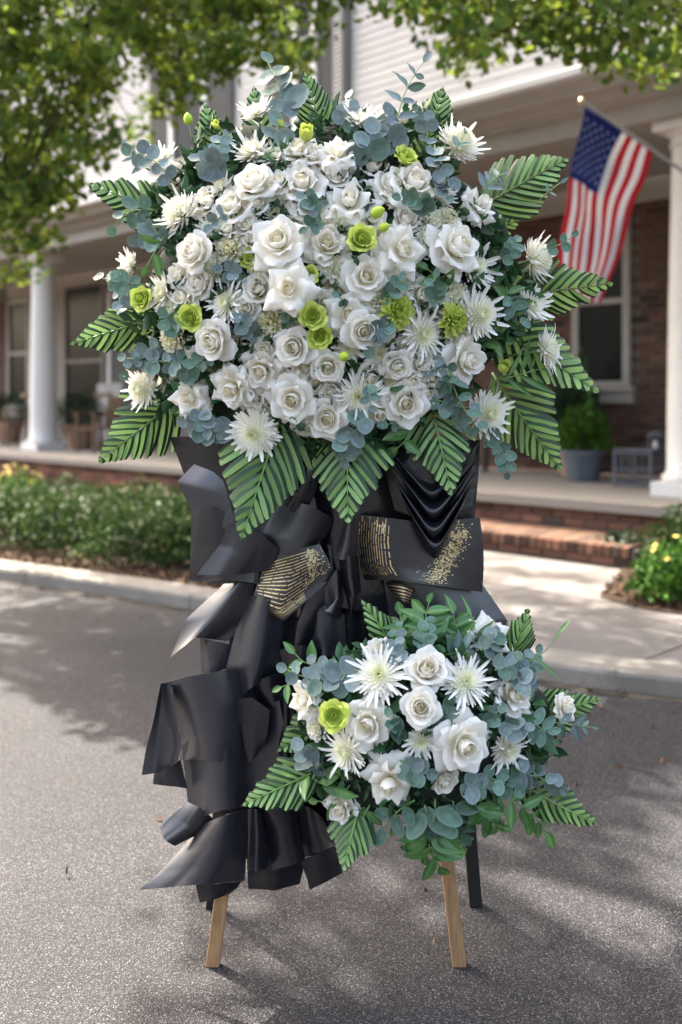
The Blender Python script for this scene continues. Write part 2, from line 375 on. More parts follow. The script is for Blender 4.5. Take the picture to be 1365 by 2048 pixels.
# brick step: thing part with its bricks
m = MB(); m.box(-7.55, -3.72, 6.83, 7.55, 0.03, 0.235); stp = m.build('step', M['mortar'], H)
lay(stp, -7.55, -3.72, 0.10, 1, 6.83, M['old_brick'])
me = brick_mesh(0.062, 0.03, 0.19, M['old_brick'], 'brick')
me2 = brick_mesh(0.062, 0.082, 0.05, M['old_brick'], 'brick')
u = -7.545
while u < -3.79:
    for vv in (7.0, 7.21, 7.42):
        if vv < 7.1 or u > -6.4: ob('brick', me, stp, (u, vv, 0.233 + rnd.uniform(0, 0.003)))
    ob('brick', me2, stp, (u, 6.835, 0.176)); u += 0.0745
# back wall of the porch
VB = 10.26
m = MB()
m.box(-9.2, 3, VB, VB+0.2, SL, 4.0); bwall = m.build('wall', M['mortar'], H, label='red brick wall at the back of the porch')
win_u0, win_u1 = hu(1150, VB), hu(1266, VB)
win_z0, win_z1 = hz(1210, 772, VB), 3.45
lay(bwall, -9.2, 0, SL, 44, VB, M['brick'], inside=lambda u, z: not (win_u0-0.02 < u < win_u1+0.02 and win_z0-0.18 < z < win_z1+0.05),
    single=lambda u, z: -6.9 < u < -5.05)
def window(parent, u0, u1, z0, z1, v, rails=1, muntins=0, fr=0.09, label=None, sill=True, fm='white_paint'):
    wn = ob('window', None, parent)
    if label: wn['label'] = label
    m = MB()
    m.box(u0, u0+fr, v-0.05, v+0.05, z0, z1); m.box(u1-fr, u1, v-0.05, v+0.05, z0, z1)
    m.box(u0+fr, u1-fr, v-0.05, v+0.05, z1-fr, z1); m.box(u0+fr, u1-fr, v-0.05, v+0.05, z0, z0+fr*0.6)
    m.build('frame', M[fm], wn, bevel=0.006)
    zm = (z0+z1)/2
    m = MB(); m.box(u0+fr, u1-fr, v-0.03, v+0.03, zm-0.03, zm+0.03)
    for k in range(muntins): uu = u0+fr+(u1-u0-2*fr)*(k+1)/(muntins+1); m.box(uu-0.012, uu+0.012, v-0.018, v+0.02, z0+fr*0.6, zm-0.03); m.box(uu-0.012, uu+0.012, v-0.018, v+0.02, zm+0.03, z1-fr)
    m.build('sash', M[fm], wn)
    for a, b in ((z0+fr*0.6, zm-0.03), (zm+0.03, z1-fr)):
        m = MB(); m.box(u0+fr, u1-fr, v-0.004, v+0.03, a, b); m.build('pane', M['glass'], wn)
    if sill:
        m = MB(); m.box(u0-0.08, u1+0.06, v-0.10, v+0.02, z0-0.07, z0-0.002); m.box(u0-0.06, u1+0.04, v-0.06, v+0.02, z0-0.20, z0-0.072)
        m.build('sill', M['trim'], wn, bevel=0.006)
    return wn
window(H, win_u0, win_u1, win_z0, win_z1, VB-0.03, fm='trim', label='tall pale framed window in the porch brick wall')
# left part of the porch back wall, beige, with a door and two windows
m = MB(); m.box(-26, -9.202, VB, VB+0.2, SL, 4.0); m.build('wall', M['stucco'], H, label='beige wall at the far end of the porch')
dz = hz(175, 565, VB)
window(H, hu(134, VB), hu(214, VB), SL+0.08, dz, VB-0.03, fr=0.07, sill=False, fm='stucco', label='dark full height window behind the white porch column')
window(H, hu(20, VB), hu(64, VB), 1.2, 3.5, VB-0.03, fr=0.09, fm='trim', label='narrow pale framed window left of the porch column')
m = MB(); m.box(hu(228, VB), hu(330, VB), VB-0.06, VB, SL, 3.3); dr = m.build('door', M['shutter'], H)
m = MB(); m.box(hu(228, VB)-0.1, hu(228, VB)-0.002, VB-0.08, VB, SL, 3.4); m.build('door_frame', M['white_paint'], dr)
m = MB(); m.box(-26, hu(18, VB), VB-0.06, VB-0.002, SL, 4.0); c1 = m.build('brick_pier', M['mortar'], H)
lay(c1, -26+0.01, hu(18, VB), SL, 40, VB-0.06, M['brick'], single=lambda u, z: False)
m = MB(); m.box(-26, 3, VB-0.05, VB-0.022, 3.56, 3.80); m.build('frieze_board', M['trim'], H)
# ceiling, beam, cornice
m = MB(); m.box(-26, 3, 8.3, VB-0.06, 3.802, 3.84); m.build('porch_ceiling', M['trim'], H)
m = MB(); m.box(-26, 3, 8.08, 8.52, 3.80, 3.801+0.30); m.build('porch_beam', M['trim'], H, bevel=0.01)
m = MB()
prof = [(8.06, 3.98), (7.98, 3.99), (7.98, 4.03), (7.93, 4.06), (7.78, 4.08), (7.76, 4.10), (7.76, 4.13), (7.70, 4.18), (7.68, 4.26), (9.0, 4.40), (9.0, 3.98)]
v = [(uu, a, b) for uu in (-26, 3) for a, b in prof]; n = len(prof)
m.add(v, [(k, (k+1) % n, n+(k+1) % n, n+k) for k in range(n)] + [tuple(range(n-1, -1, -1)), tuple(range(n, 2*n))])
m.build('cornice', M['trim'], H)
m = MB(); m.box(-26, 3, 7.60, 7.66, 4.19, 4.27); m.build('gutter', M['white_paint'], H, bevel=0.01)
# upper storey: boards
VU = 8.95
m = MB(); m.box(-26, 3, VU+0.03, VU+0.3, 4.2, 10.2); uw = m.build('upper_wall', M['siding'], H)
bd = MB(); bd.add([(-26, 0, 0), (3, 0, 0), (3, -0.016, 0), (-26, -0.016, 0), (-26, 0, 0.112), (3, 0, 0.112), (3, -0.004, 0.112), (-26, -0.004, 0.112)],
                  [(0, 1, 2, 3), (4, 7, 6, 5), (3, 2, 6, 7), (0, 4, 5, 1), (0, 3, 7, 4), (1, 5, 6, 2)])
bdm = bd.mesh('siding_board', M['siding'])
for k in range(58): ob('siding_board', bdm, uw, (0, VU+0.028, 4.30+k*0.1))
for (p0, p1, z0, z1, lb) in ((345, 420, 4.9, 7.9, 'upper window behind the left tree'), (592, 640, 4.75, 7.4, 'upper window behind the top of the flowers')):
    wn = window(H, hu(p0, VU), hu(p1, VU), z0, z1, VU-0.03, fr=0.1, label=lb)
    for (a, b) in ((hu(p0, VU)-0.55, hu(p0, VU)-0.01), (hu(p1, VU)+0.01, hu(p1, VU)+0.55)):
        m = MB(); m.box(a, b, VU-0.045, VU+0.0, z0, z1)
        zz = z0+0.1
        while zz < z1-0.1: m.box(a+0.06, b-0.06, VU-0.055, VU-0.044, zz, zz+0.03); zz += 0.06
        m.build('shutter', M['shutter'], H)
m = MB(); m.box(hu(672, VU), hu(690, VU), VU-0.05, VU, 4.3, 10); m.build('corner_board', M['white_paint'], H)
# columns
def column(u, label):
    c = ob('column', None, H, (u, 8.42, SL)); c['label'] = label
    m = MB(); m.box(-0.27, 0.27, -0.27, 0.27, 0.0, 0.13); m.build('plinth', M['white_paint'], c, bevel=0.008)
    h = 3.80-SL
    m = MB(); pr = [(0.255, 0.131), (0.268, 0.155), (0.262, 0.19), (0.235, 0.2), (0.232, 0.225)]
    for k in range(13): t = k/12; pr.append((0.225-0.045*t**1.6, 0.235+(h-0.235-0.22)*t))
    pr += [(0.205, h-0.21), (0.205, h-0.19), (0.185, h-0.18), (0.185, h-0.13), (0.24, h-0.085)]
    m.lathe(pr, 40); sharp(m.build('shaft', M['white_paint'], c), 35)
    m = MB(); m.box(-0.26, 0.26, -0.26, 0.26, h-0.083, h-0.001); m.build('capital', M['white_paint'], c, bevel=0.005)
column(hu(87, 8.42), 'far round white porch column at the left')
column(hu(1387, 8.42), 'near round white porch column at the right edge')

# ------------------------------------------------------------------ flag on its pole
fl = thing('flag', 'American flag with stars and stripes hanging from the porch pole', 'flag')
FG = [[(1170, 212, 7.72), (1240, 258, 7.92), (1308, 303, 8.12)],
      [(1155, 282, 7.70), (1212, 322, 7.98), (1292, 352, 8.08)],
      [(1142, 352, 7.74), (1190, 384, 7.90), (1272, 402, 8.10)],
      [(1131, 425, 7.70), (1188, 455, 8.00), (1250, 468, 8.04)],
      [(1120, 500, 7.74), (1176, 530, 7.92), (1227, 540, 8.08)],
      [(1112, 565, 7.72), (1160, 600, 7.96), (1200, 608, 8.04)]]
def catmull(a, b, c, d, t): return 0.5*((2*b)+(-a+c)*t+(2*a-5*b+4*c-d)*t*t+(-a+3*b-3*c+d)*t**3)
class Surf:
    """smooth surface through a grid of (px, py, depth) control points"""
    def __init__(s, grid, world=True):
        s.g = [[P(*q) for q in row] for row in grid] if world else grid
        s.nr, s.nc = len(s.g), len(s.g[0])
    def _at(s, r, c):
        def ext(i, n, f):
            if i < 0: return 2*f(0)-f(1)
            if i >= n: return 2*f(n-1)-f(n-2)
            return f(i)
        return ext(r, s.nr, lambda rr: ext(c, s.nc, lambda cc: s.g[rr][cc]))
    def __call__(s, a, b):           # a down the rows 0..1, b along the columns 0..1
        x = a*(s.nr-1); y = b*(s.nc-1); i = min(int(x), s.nr-2); j = min(int(y), s.nc-2); tx, ty = x-i, y-j
        rows = [catmull(*[s._at(i+q, j+k) for k in (-1, 0, 1, 2)], ty) for q in (-1, 0, 1, 2)]
        return catmull(*rows, tx)
    def normal(s, a, b):
        e = 0.01; n = (s(min(a+e, 1), b)-s(max(a-e, 0), b)).cross(s(a, min(b+e, 1))-s(a, max(b-e, 0))).normalized()
        return n if n.dot(Vector((0, 0, CAMH))-s(a, b)) > 0 else -n
fs = Surf(FG)
def fsp(a, b): return fs(a, b) + Vector((0.0, 1, 0))*0.035*math.sin(b*15+a*3.0)*(0.3+a) + Vector((1, 0, 0))*0.008*math.sin(a*14+b*5)
nv_, nu_ = 40, 39
v = [fsp(i/nv_, j/nu_) for i in range(nv_+1) for j in range(nu_+1)]; f = []; mi = []
for i in range(nv_):
    for j in range(nu_):
        f.append((i*(nu_+1)+j, i*(nu_+1)+j+1, (i+1)*(nu_+1)+j+1, (i+1)*(nu_+1)+j)); st = j//3
        mi.append(2 if (st < 7 and i < 16) else (0 if st % 2 == 0 else 1))
cl = ob('flag_cloth', mesh_np('flag_cloth', v, f, True, [M['flag_red'], M['flag_white'], M['flag_blue']], mi), fl)
s_ = cl.modifiers.new('thick', 'SOLIDIFY'); s_.thickness = 0.002; s_.offset = 0
for r_ in range(9):                        # stars: rows of 6 and 5
    for k in range(6 if r_ % 2 == 0 else 5):
        b0 = (r_+1)/10*0.538; a0 = ((k+1)/7 if r_ % 2 == 0 else (k+1.5)/7)*0.4 + 0.005
        vs = []
        for q in range(10):
            rr = 0.020 if q % 2 == 0 else 0.009; th = q*math.pi/5
            p = fsp(a0+rr*math.cos(th)*0.7, b0+rr*math.sin(th)*0.95); vs.append(p + Vector((-0.1, -1, 0))*0.006)
        ob('star', mesh_np('star', vs + [sum(vs, Vector())/10], [(q, (q+1) % 10, 10) for q in range(10)], False, [M['star']]), cl)
m = MB(); a = P(1164, 204, 7.68); b = P(1375, 348, 8.36); m.tube([a, a.lerp(b, .5)+Vector((0, 0, .0)), b], 0.014, 10); sharp(m.build('pole', M['grey_paint'], fl))
m = MB(); m.lathe([(0.006, 0), (0.022, 0.012), (0.026, 0.03), (0.018, 0.048), (0.004, 0.055)], 12)
m.build('pole_knob', M['gold'], fl, smooth=True, loc=a + Vector((0, 0, -0.02)))
m = MB(); m.tube([P(1365, 340, 8.33), P(1380, 355, 8.42)], 0.026, 10); m.build('bracket', M['grey_paint'], fl)

# ------------------------------------------------------------------ leaf masses
def leaf_mesh(name, pos, size, m_, seed, flat=0.3, jitter=0.4, lobes=False, aspect=0.5):
    rg = np.random.default_rng(seed); n = len(pos); pos = np.asarray(pos, float)
    d = rg.normal(size=(n, 3)); d[:, 2] -= flat; d /= np.linalg.norm(d, axis=1)[:, None]
    q = rg.normal(size=(n, 3)); q -= (q*d).sum(1)[:, None]*d; q /= np.linalg.norm(q, axis=1)[:, None]
    nn = np.cross(d, q); s = (size*(1+jitter*rg.uniform(-1, 1, n)))[:, None]
    t = [(0, 0, 0), (0.35, 1, 0.12), (0.75, 0.75, 0.05), (1.0, 0, -0.12), (0.75, -0.75, 0.05), (0.35, -1, 0.12)]
    vv = np.stack([pos + s*(a*d + b*aspect*0.5*q + c*nn) for a, b, c in t], 1).reshape(-1, 3)
    me = bpy.data.meshes.new(name); nf = 2
    me.vertices.add(len(vv)); me.vertices.foreach_set('co', vv.ravel())
    base = np.arange(n)[:, None]*6
    li = np.concatenate([base+[0, 1, 2, 3], base+[0, 3, 4, 5]], 1).ravel()
    me.loops.add(len(li)); me.loops.foreach_set('vertex_index', li)
    me.polygons.add(n*2); me.polygons.foreach_set('loop_start', np.arange(n*2)*4); me.update(calc_edges=True)
    me.materials.append(m_); return me

def pip(poly, x, y):
    c = False; j = len(poly)-1
    for i in range(len(poly)):
        xi, yi = poly[i]; xj, yj = poly[j]
        if (yi > y) != (yj > y) and x < (xj-xi)*(y-yi)/(yj-yi)+xi: c = not c
        j = i
    return c
def lerp_tab(tab, x):
    if x <= tab[0][0]: return tab[0][1]
    for (a, b), (c, d) in zip(tab, tab[1:]):
        if x <= c: return b+(d-b)*(x-a)/(c-a)
    return tab[-1][1]

def sunhole(x, y):
    """ground spots to keep sunlit: crown clumps shading them are left out"""
    if y < 0.3: return True
    px = CX + FPX*x/y; py = HOR + FPX*CAMH/y
    wob = 70*math.sin(x*3.1+y*2.3)+50*math.sin(x*7.3-y*5.1)
    if py > 1425+0.6*wob and px < 330+wob-0.05*(py-1500): return True
    if px > 1120+wob and 1690 < py < 1800+0.5*wob: return True
    if py < 1425 and math.sin(x*5.2+1.0)*math.sin(y*4.1+x) > 0.35: return True
    return False

def clump(c, n, r, rg):
    d = rg.normal(size=(n, 3)); d /= np.linalg.norm(d, axis=1)[:, None]
    p = np.asarray(c) + d*(rg.uniform(0.15, 1, n)**0.6)[:, None]*np.array([r, r, r*0.6])
    return p
LEFT_TAB = [(-150, 640), (0, 590), (70, 585), (100, 520), (130, 420), (185, 395), (230, 340), (290, 300), (340, 270), (400, 235), (455, 205), (520, 175), (600, 180), (660, 155), (690, 120), (700, 0)]
RIGHT_TAB = [(680, 0), (700, 60), (760, 80), (830, 100), (870, 135), (905, 190), (940, 215), (985, 170), (1050, 160), (1110, 150), (1180, 185), (1240, 200), (1300, 215), (1365, 205), (1500, 210)]
def build_tree(name, label, trunk, limbs, clumps, seed, leaf=0.066, per=50, rad=0.23, over=(), over_leaf=0.10):
    t = thing(name, label, 'tree', trunk[0])
    off = Vector(trunk[0])
    m = MB(); m.tube([Vector(p)-off for p in trunk[1]], trunk[2], 14); sharp(m.build('trunk', M['bark'], t), 60)
    pts = []
    for lp, rr in limbs:
        cc = cr_curve(lp, 5); n = len(cc)
        m = MB(); m.tube([p-off for p in cc], [rr*(1-0.75*k/(n-1)) for k in range(n)], 8); sharp(m.build('limb', M['bark'], t), 60)
        pts += cc
    rg = np.random.default_rng(seed); tw = MB(); L = []
    for c in clumps:
        c = Vector(c); b = min(pts, key=lambda q: (q-c).length)
        mid = b.lerp(c, 0.5)+Vector(rg.normal(size=3)*0.06)
        tw.tube([b-off, mid-off, c-off], [0.012, 0.008, 0.003], 5, cap=False)
        L.append(clump(c-off, per, rad, rg))
    tag(tw.build('twigs', M['bark'], t), kind='stuff')
    P_ = np.concatenate(L)
    tag(ob('leaves', leaf_mesh('leaves', P_, leaf, M['tree_leaf'], seed, aspect=0.75), t), kind='stuff')
    if len(over):
        L = [clump(Vector(c)-off, 60, 0.38, rg) for c in over]
        tag(ob('leaves', leaf_mesh('leaves', np.concatenate(L), over_leaf, M['tree_leaf'], seed+1, aspect=0.8), t), kind='stuff')
    return t
rt = random.Random(11)
clL, clR = [], []
for k in range(900):
    px = rt.uniform(-200, 700); ym = lerp_tab(LEFT_TAB, px); py = rt.uniform(-150, 640)
    if py < ym - 45 and len(clL) < 340:
        dens = 0.95 if px < 330 else 0.85
        if 200 < px < 330 and 90 < py < 330: dens = 0.5
        if rt.random() < dens:
            Y = rt.uniform(6.2, 9.4); clL.append(P(px, py, Y))
for k in range(600):
    px = rt.uniform(650, 1500); ym = lerp_tab(RIGHT_TAB, px); py = rt.uniform(-140, 220)
    if py < ym - 80 and len(clR) < 110: clR.append(P(px, py, rt.uniform(5.4, 7.4)))
# unseen crown above the frame, clumps placed to shade the flowers and road
ovL = []
tries = 0
while len(ovL) < 210 and tries < 20000:
    tries += 1
    gx, gy = rt.uniform(-3.6, 3.4), rt.uniform(0.6, 6.0)
    if any(sunhole(gx+dx, gy+dy) for dx, dy in ((0, 0), (.3, 0), (-.3, 0), (0, .3), (0, -.3))): continue
    z = rt.uniform(5.2, 8.2); p = Vector((gx, gy, 0)) + SUN*(z/SUN.z)
    if p.z < CAMH + 0.43*p.y + 0.35: continue
    ovL.append(p)
tries = 0; extra = 0  # more clumps placed so their shade dapples the walk
while extra < 75 and tries < 30000:
    tries += 1
    gx, gy = rt.uniform(-1.5, 4.0), rt.uniform(4.6, 9.0)
    if math.sin(gx*4.4+gy*1.5+.6)*math.sin(gy*3.7-gx) > 0.25 or gx+gy > 10.6: continue
    z = rt.uniform(3.7, 7.8); p = Vector((gx, gy, 0)) + SUN*(z/SUN.z)
    if p.x+p.y > 10.4: continue
    px, py = CX+FPX*p.x/p.y, HOR-FPX*(p.z-CAMH)/p.y
    if py > -140 and not (py < lerp_tab(LEFT_TAB, px)-60 and px < 670): continue
    clL.append(p); extra += 1
build_tree('shade_tree', 'leafy tree reaching in from the left, over the far porch column', ((-6.4, 10.4, 0.085), [(-6.4, 10.4, 0.0), (-6.3, 10.3, 1.6), (-6.15, 10.2, 3.2), (-6.0, 10.0, 5.0), (-5.7, 9.7, 7.4)], [0.26, 0.22, 0.19, 0.15, 0.07]),
    [([(-6.1, 10.1, 3.3), (-4.4, 8.6, 3.45), (-2.75, 8.0, 4.12), (-1.95, 7.9, 4.35), (-0.9, 7.6, 4.7), (0.1, 7.2, 5.0)], 0.085),
     ([(-6.15, 10.2, 3.2), (-4.5, 8.4, 3.1), (-3.0, 7.6, 3.0), (-2.4, 7.4, 2.75)], 0.05),
     ([(-6.0, 10.0, 4.8), (-4.2, 8.4, 5.4), (-2.6, 6.8, 6.0), (-1.0, 6.2, 6.5)], 0.08),
     ([(-5.9, 9.9, 6.0), (-3.9, 8.0, 6.6), (-2.6, 6.4, 7.0), (-2.2, 5.0, 7.2)], 0.07),
     ([(-5.75, 9.75, 7.0), (-3.0, 8.4, 7.6), (-1.0, 8.2, 7.8), (0.4, 7.6, 7.6)], 0.06)], clL, 3, over=ovL)
build_tree('shade_tree', 'leafy tree reaching in from the right, above the flag', ((5.0, 8.0, 0.1), [(5.0, 8.0, 0.0), (4.9, 7.9, 2.2), (4.7, 7.8, 4.2), (4.4, 7.6, 6.2)], [0.24, 0.19, 0.15, 0.07]),
    [([(4.75, 7.8, 3.9), (3.6, 7.2, 4.1), (2.4, 6.8, 4.0), (1.6, 6.4, 4.0), (0.6, 6.3, 4.2)], 0.06),
     ([(4.7, 7.8, 4.2), (3.4, 6.6, 4.5), (2.0, 6.0, 4.6), (0.3, 6.2, 4.5)], 0.06)], clR, 5, leaf=0.066)

def shrub(name, label, loc, rx, ry, h, n, m_, seed, leaf=0.045, group=None, cat='shrub', flowers=0):
    t = thing(name, label, cat, loc, 0, group); rg = np.random.default_rng(seed)
    m = MB()
    for k in range(9):
        a = rg.uniform(0, 6.28); q = rg.uniform(0.3, 0.8); m.tube([(0, 0, 0), (rx*q*math.cos(a)*.5, ry*q*math.sin(a)*.5, h*.45), (rx*q*math.cos(a), ry*q*math.sin(a), h*.8)], [0.01, 0.007, 0.003], 5)
    tag(m.build('stems', M['bark'], t), kind='stuff')
    d = rg.normal(size=(n, 3)); d /= np.linalg.norm(d, axis=1)[:, None]; d[:, 2] = np.abs(d[:, 2])
    lump = 1+0.16*np.sin(d[:, 0]*9+seed)*np.cos(d[:, 1]*8+seed)+0.1*np.sin(d[:, 2]*13+d[:, 0]*6)
    rr = rg.uniform(0.35, 1, n)**0.45*lump
    p = d*rr[:, None]*np.array([rx, ry, h*0.84])+[0, 0, 0.05]
    tag(ob('leaves', leaf_mesh('leaves', p, leaf, m_, seed, flat=-0.5, aspect=0.55), t), kind='stuff')
    if flowers:
        fm = MB()
        for k in range(5): a = k*1.2566; fm.add([(0, 0, 0), (0.6*math.cos(a-.5), 0.6*math.sin(a-.5), .15), (math.cos(a), math.sin(a), .1), (0.6*math.cos(a+.5), 0.6*math.sin(a+.5), .15)], [(0, 1, 2, 3)])
        fme = fm.mesh('flower_head', M['yellow_flower'])
        for k in range(flowers):
            dd = rg.normal(size=3); dd /= np.linalg.norm(dd); dd[2] = abs(dd[2])*0.9+0.25; dd[1] = -abs(dd[1]); dd /= np.linalg.norm(dd)
            o = ob('flower_head', fme, t, Vector(dd*np.array([rx, ry, h])*1.04)+Vector((0, 0, 0.05)))
            o.rotation_mode = 'QUATERNION'; o.rotation_quaternion = Vector(dd).to_track_quat('Z', 'Y'); s = rg.uniform(0.022, 0.034); o.scale = (s, s, s)
    return t
G1 = 'green shrubs in the bed along the kerb'
for i, (px, Y, rx, ry, h, lb) in enumerate((
        (20, 9.0, 0.62, 0.5, 0.56, 'low green shrub at the left edge, front row of the bed'),
        (160, 8.6, 0.62, 0.5, 0.58, 'low green shrub in the bed below the far porch column'),
        (305, 8.0, 0.60, 0.5, 0.55, 'low green shrub in the bed, nearest the black paper'),
        (430, 7.9, 0.55, 0.5, 0.50, 'low green shrub in the bed, mostly behind the black paper'),
        (90, 10.2, 0.7, 0.55, 0.55, 'back row shrub in the bed, in front of the left porch base'),
        (250, 9.8, 0.7, 0.55, 0.55, 'back row shrub in the bed, under the lower left palm frond'),
        (385, 9.4, 0.6, 0.5, 0.50, 'back row shrub beside the charcoal wrapping paper'))):
    shrub('shrub', lb, ((px-CX)/FPX*Y, Y, 0.07), rx, ry, h*.88, 2600, M['shrub_leaf'], 20+i, group=G1)
shrub('flowering_plant', 'yellow flowering plant behind the shrubs at the left edge', ((25-CX)/FPX*11.3, 11.3, 0.07), 0.5, 0.35, 0.50, 1200, M['bright_leaf'], 41, flowers=26, cat='plant')
shrub('flowering_plant', 'round bush with yellow flowers in the mulch at the right edge', (2.12, 6.25, 0.105), 0.29, 0.30, 0.36, 2200, M['bright_leaf'], 42, flowers=16, cat='plant')
shrub('flowering_plant', 'bushy plant behind the yellow flowers at the right edge', (2.62, 7.25, 0.11), 0.42, 0.38, 0.52, 1800, M['shrub_leaf'], 43, cat='plant')
shrub('groundcover_plant', 'small dark plant at the right end of the brick step', (2.20, 7.75, 0.11), 0.22, 0.18, 0.20, 600, M['dark_leaf'], 44, cat='plant')
# loose mulch
rg = np.random.default_rng(5); pts = []
while len(pts) < 1500:
    x, y = rg.uniform(1.7, 3.4), rg.uniform(5.1, 8.0)
    if pip(mulch, x, y): pts.append((x, y, 0.108))
while len(pts) < 4200:
    t = rg.uniform(0, 1); i = int(t*(split-10))+8; i = min(i, split-1); p = k1[i].lerp(k1[i+1], rg.uniform()); d = abs(rg.normal())*0.28+0.0
    pts.append((p.x+0.7*d+rg.normal()*0.02, p.y+0.7*d, 0.09))
tag(ob('mulch_chips', leaf_mesh('mulch_chips', pts, 0.035, M['mulch_chip'], 6, flat=0, aspect=0.5)), 'loose brown mulch chips and dry leaves along the kerb and beds', kind='stuff')

rg = np.random.default_rng(77); pts = []
while len(pts) < 90:
    i = int(rg.integers(12, len(k0)-12)); p = k0[i].lerp(k0[i+1], rg.uniform()); d = abs(rg.normal())*0.35+.03
    pts.append((p.x-0.6*d, p.y-0.8*d, 0.006))
while len(pts) < 135: pts.append((rg.uniform(-2.2, 2.4), rg.uniform(2.0, 5.2), 0.005))
tag(ob('leaf_litter', leaf_mesh('leaf_litter', pts, 0.026, M['mulch_chip'], 9, flat=0.0, aspect=0.5)), 'a few small dry leaves scattered on the asphalt and along the gutter', kind='stuff')

# ------------------------------------------------------------------ porch furniture
def on_porch(px, v): u = hu(px, v); x, y = W(u, v); return (x, y, SL)
def pot(t, rt_, rb, h, m_, rim=0.025):
    m = MB(); m.lathe([(rb*0.9, 0), (rb, 0.01), (rt_*0.97, h-0.06), (rt_+rim*0.4, h-0.058), (rt_+rim*0.5, h), (rt_-0.012, h), (rt_-0.03, h-0.04)], 28)
    return sharp(m.build('pot', m_, t), 35)
def potted(px, v, label, rt_, rb, h, lr, lh, n, m_, pm, seed, ball=False, trunk=0, leaf=0.07):
    t = thing('potted_plant', label, 'potted plant', on_porch(px, v)); pot(t, rt_, rb, h, pm)
    rg = np.random.default_rng(seed)
    if trunk:
        m = MB(); m.tube([(0, 0, h-0.05), (0, 0, h+trunk)], 0.02, 8); m.build('trunk', M['bark'], t)
    d = rg.normal(size=(n, 3)); d /= np.linalg.norm(d, axis=1)[:, None]
    if not ball: d[:, 2] = np.abs(d[:, 2])
    p = d*(rg.uniform(0.2, 1, n)**0.5)[:, None]*np.array([lr, lr, lh])*(1+0.2*np.sin(d[:, 0]*8)*np.sin(d[:, 2]*7+1))[:, None]+[0, 0, h+trunk-0.02+(lh*0.6 if ball else 0)]
    tag(ob('leaves', leaf_mesh('leaves', p, leaf, m_, seed, flat=-0.7, aspect=0.5), t), kind='stuff')
    if not ball:
        m = MB()
        for k in range(10): a = rg.uniform(0, 6.28); m.tube([(0, 0, h-0.05), (lr*.3*math.cos(a), lr*.3*math.sin(a), h+lh*.5), (lr*.6*math.cos(a), lr*.6*math.sin(a), h+lh*.85)], [0.008, 0.006, 0.003], 5)
        tag(m.build('stems', M['bark'], t), kind='stuff')
    return t
potted(1166, 9.2, 'bright green leafy plant in a blue grey pot on the porch, below the window', 0.22, 0.16, 0.33, 0.26, 0.52, 650, M['bright_leaf'], M['pot_blue'], 51)
potted(1150, 9.75, 'tall dark green bushy plant in front of the porch window frame', 0.2, 0.15, 0.35, 0.27, 0.95, 1300, M['dark_leaf'], M['terracotta'], 52)
potted(162, 9.1, 'dark round clipped bush in a terracotta pot right of the far column', 0.26, 0.18, 0.42, 0.40, 0.36, 1500, M['dark_leaf'], M['terracotta'], 53, ball=True, trunk=0.02, leaf=0.05)
potted(20, 9.3, 'dark round clipped bush left of the far column', 0.26, 0.18, 0.42, 0.40, 0.36, 1500, M['dark_leaf'], M['terracotta'], 54, ball=True, trunk=0.02, leaf=0.05)
t = thing('cabinet', 'pale grey panelled cabinet on the porch, behind the left palm fronds', 'cabinet', on_porch(240, 9.9), R(-45))
m = MB(); m.box(-0.42, 0.42, -0.2, 0.2, 0.1, 1.15); m.build('body', M['grey_paint'], t, bevel=0.01)
for a in (-0.40, 0.01):
    for zz in (0.14, 0.66): m = MB(); m.box(a, a+0.39, -0.225, -0.201, zz, zz+0.46); m.build('door_panel', M['grey_paint'], t, bevel=0.006)
for a in (-0.4, 0.34):
    for b in (-0.19, 0.13): m = MB(); m.box(a, a+0.06, b, b+0.06, 0, 0.099); m.build('leg', M['grey_paint'], t)
def chair(px, v, label, rz, m_):
    t = thing('porch_chair', label, 'chair', on_porch(px, v), R(rz), 'wooden chairs on the far porch')
    for x in (-0.25, 0.21):
        for y, h in ((-0.25, 0.62), (0.21, 0.62)): m = MB(); m.box(x, x+0.045, y, y+0.045, 0, h); m.build('leg', m_, t)
        m = MB(); m.box(x-0.02, x+0.065, -0.27, 0.27, 0.621, 0.65); m.build('armrest', m_, t, bevel=0.005)
    sm = MB(); sm.box(-0.2, 0.2, 0, 0.085, 0.37, 0.395); sme = sm.mesh('seat_slat', m_)
    for k in range(5): ob('seat_slat', sme, t, (0, -0.25+k*0.098, 0))
    bm_ = MB(); bm_.box(0, 0.065, 0, 0.02, 0.40, 0.92); bme = bm_.mesh('back_slat', m_)
    for k in range(5): ob('back_slat', bme, t, (-0.2+k*0.084, 0.215, 0), (R(-10), 0, 0))
    m = MB(); m.box(-0.24, 0.24, 0.10, 0.13, 0.90, 0.97); m.build('top_rail', m_, t, loc=(0, 0.0, 0))
chair(36, 8.9, 'brown wooden porch chair left of the far column', -60, M['chair_wood'])
chair(195, 8.85, 'brown wooden porch chair right of the far column', -40, M['chair_wood'])
t = thing('bench', 'dark bench on the porch, mostly behind the right palm fronds', 'bench', on_porch(1075, 9.75), R(-45))
for k in range(4): m = MB(); m.box(-0.6, 0.6, -0.25+k*0.13, -0.14+k*0.13, 0.42, 0.45); m.build('seat_slat', M['black_wood'], t)
for k in range(3): m = MB(); m.box(-0.6, 0.6, 0.27, 0.29, 0.55+k*0.15, 0.66+k*0.15); m.build('back_slat', M['black_wood'], t)
for x in (-0.6, 0.55):
    m = MB(); m.box(x, x+0.05, -0.25, -0.2, 0, 0.419); m.build('leg', M['black_wood'], t)
    m = MB(); m.box(x, x+0.05, 0.291, 0.34, 0, 1.0); m.build('leg', M['black_wood'], t)
    m = MB(); m.box(x-0.01, x+0.06, -0.27, 0.29, 0.66, 0.69); m.build('armrest', M['black_wood'], t)
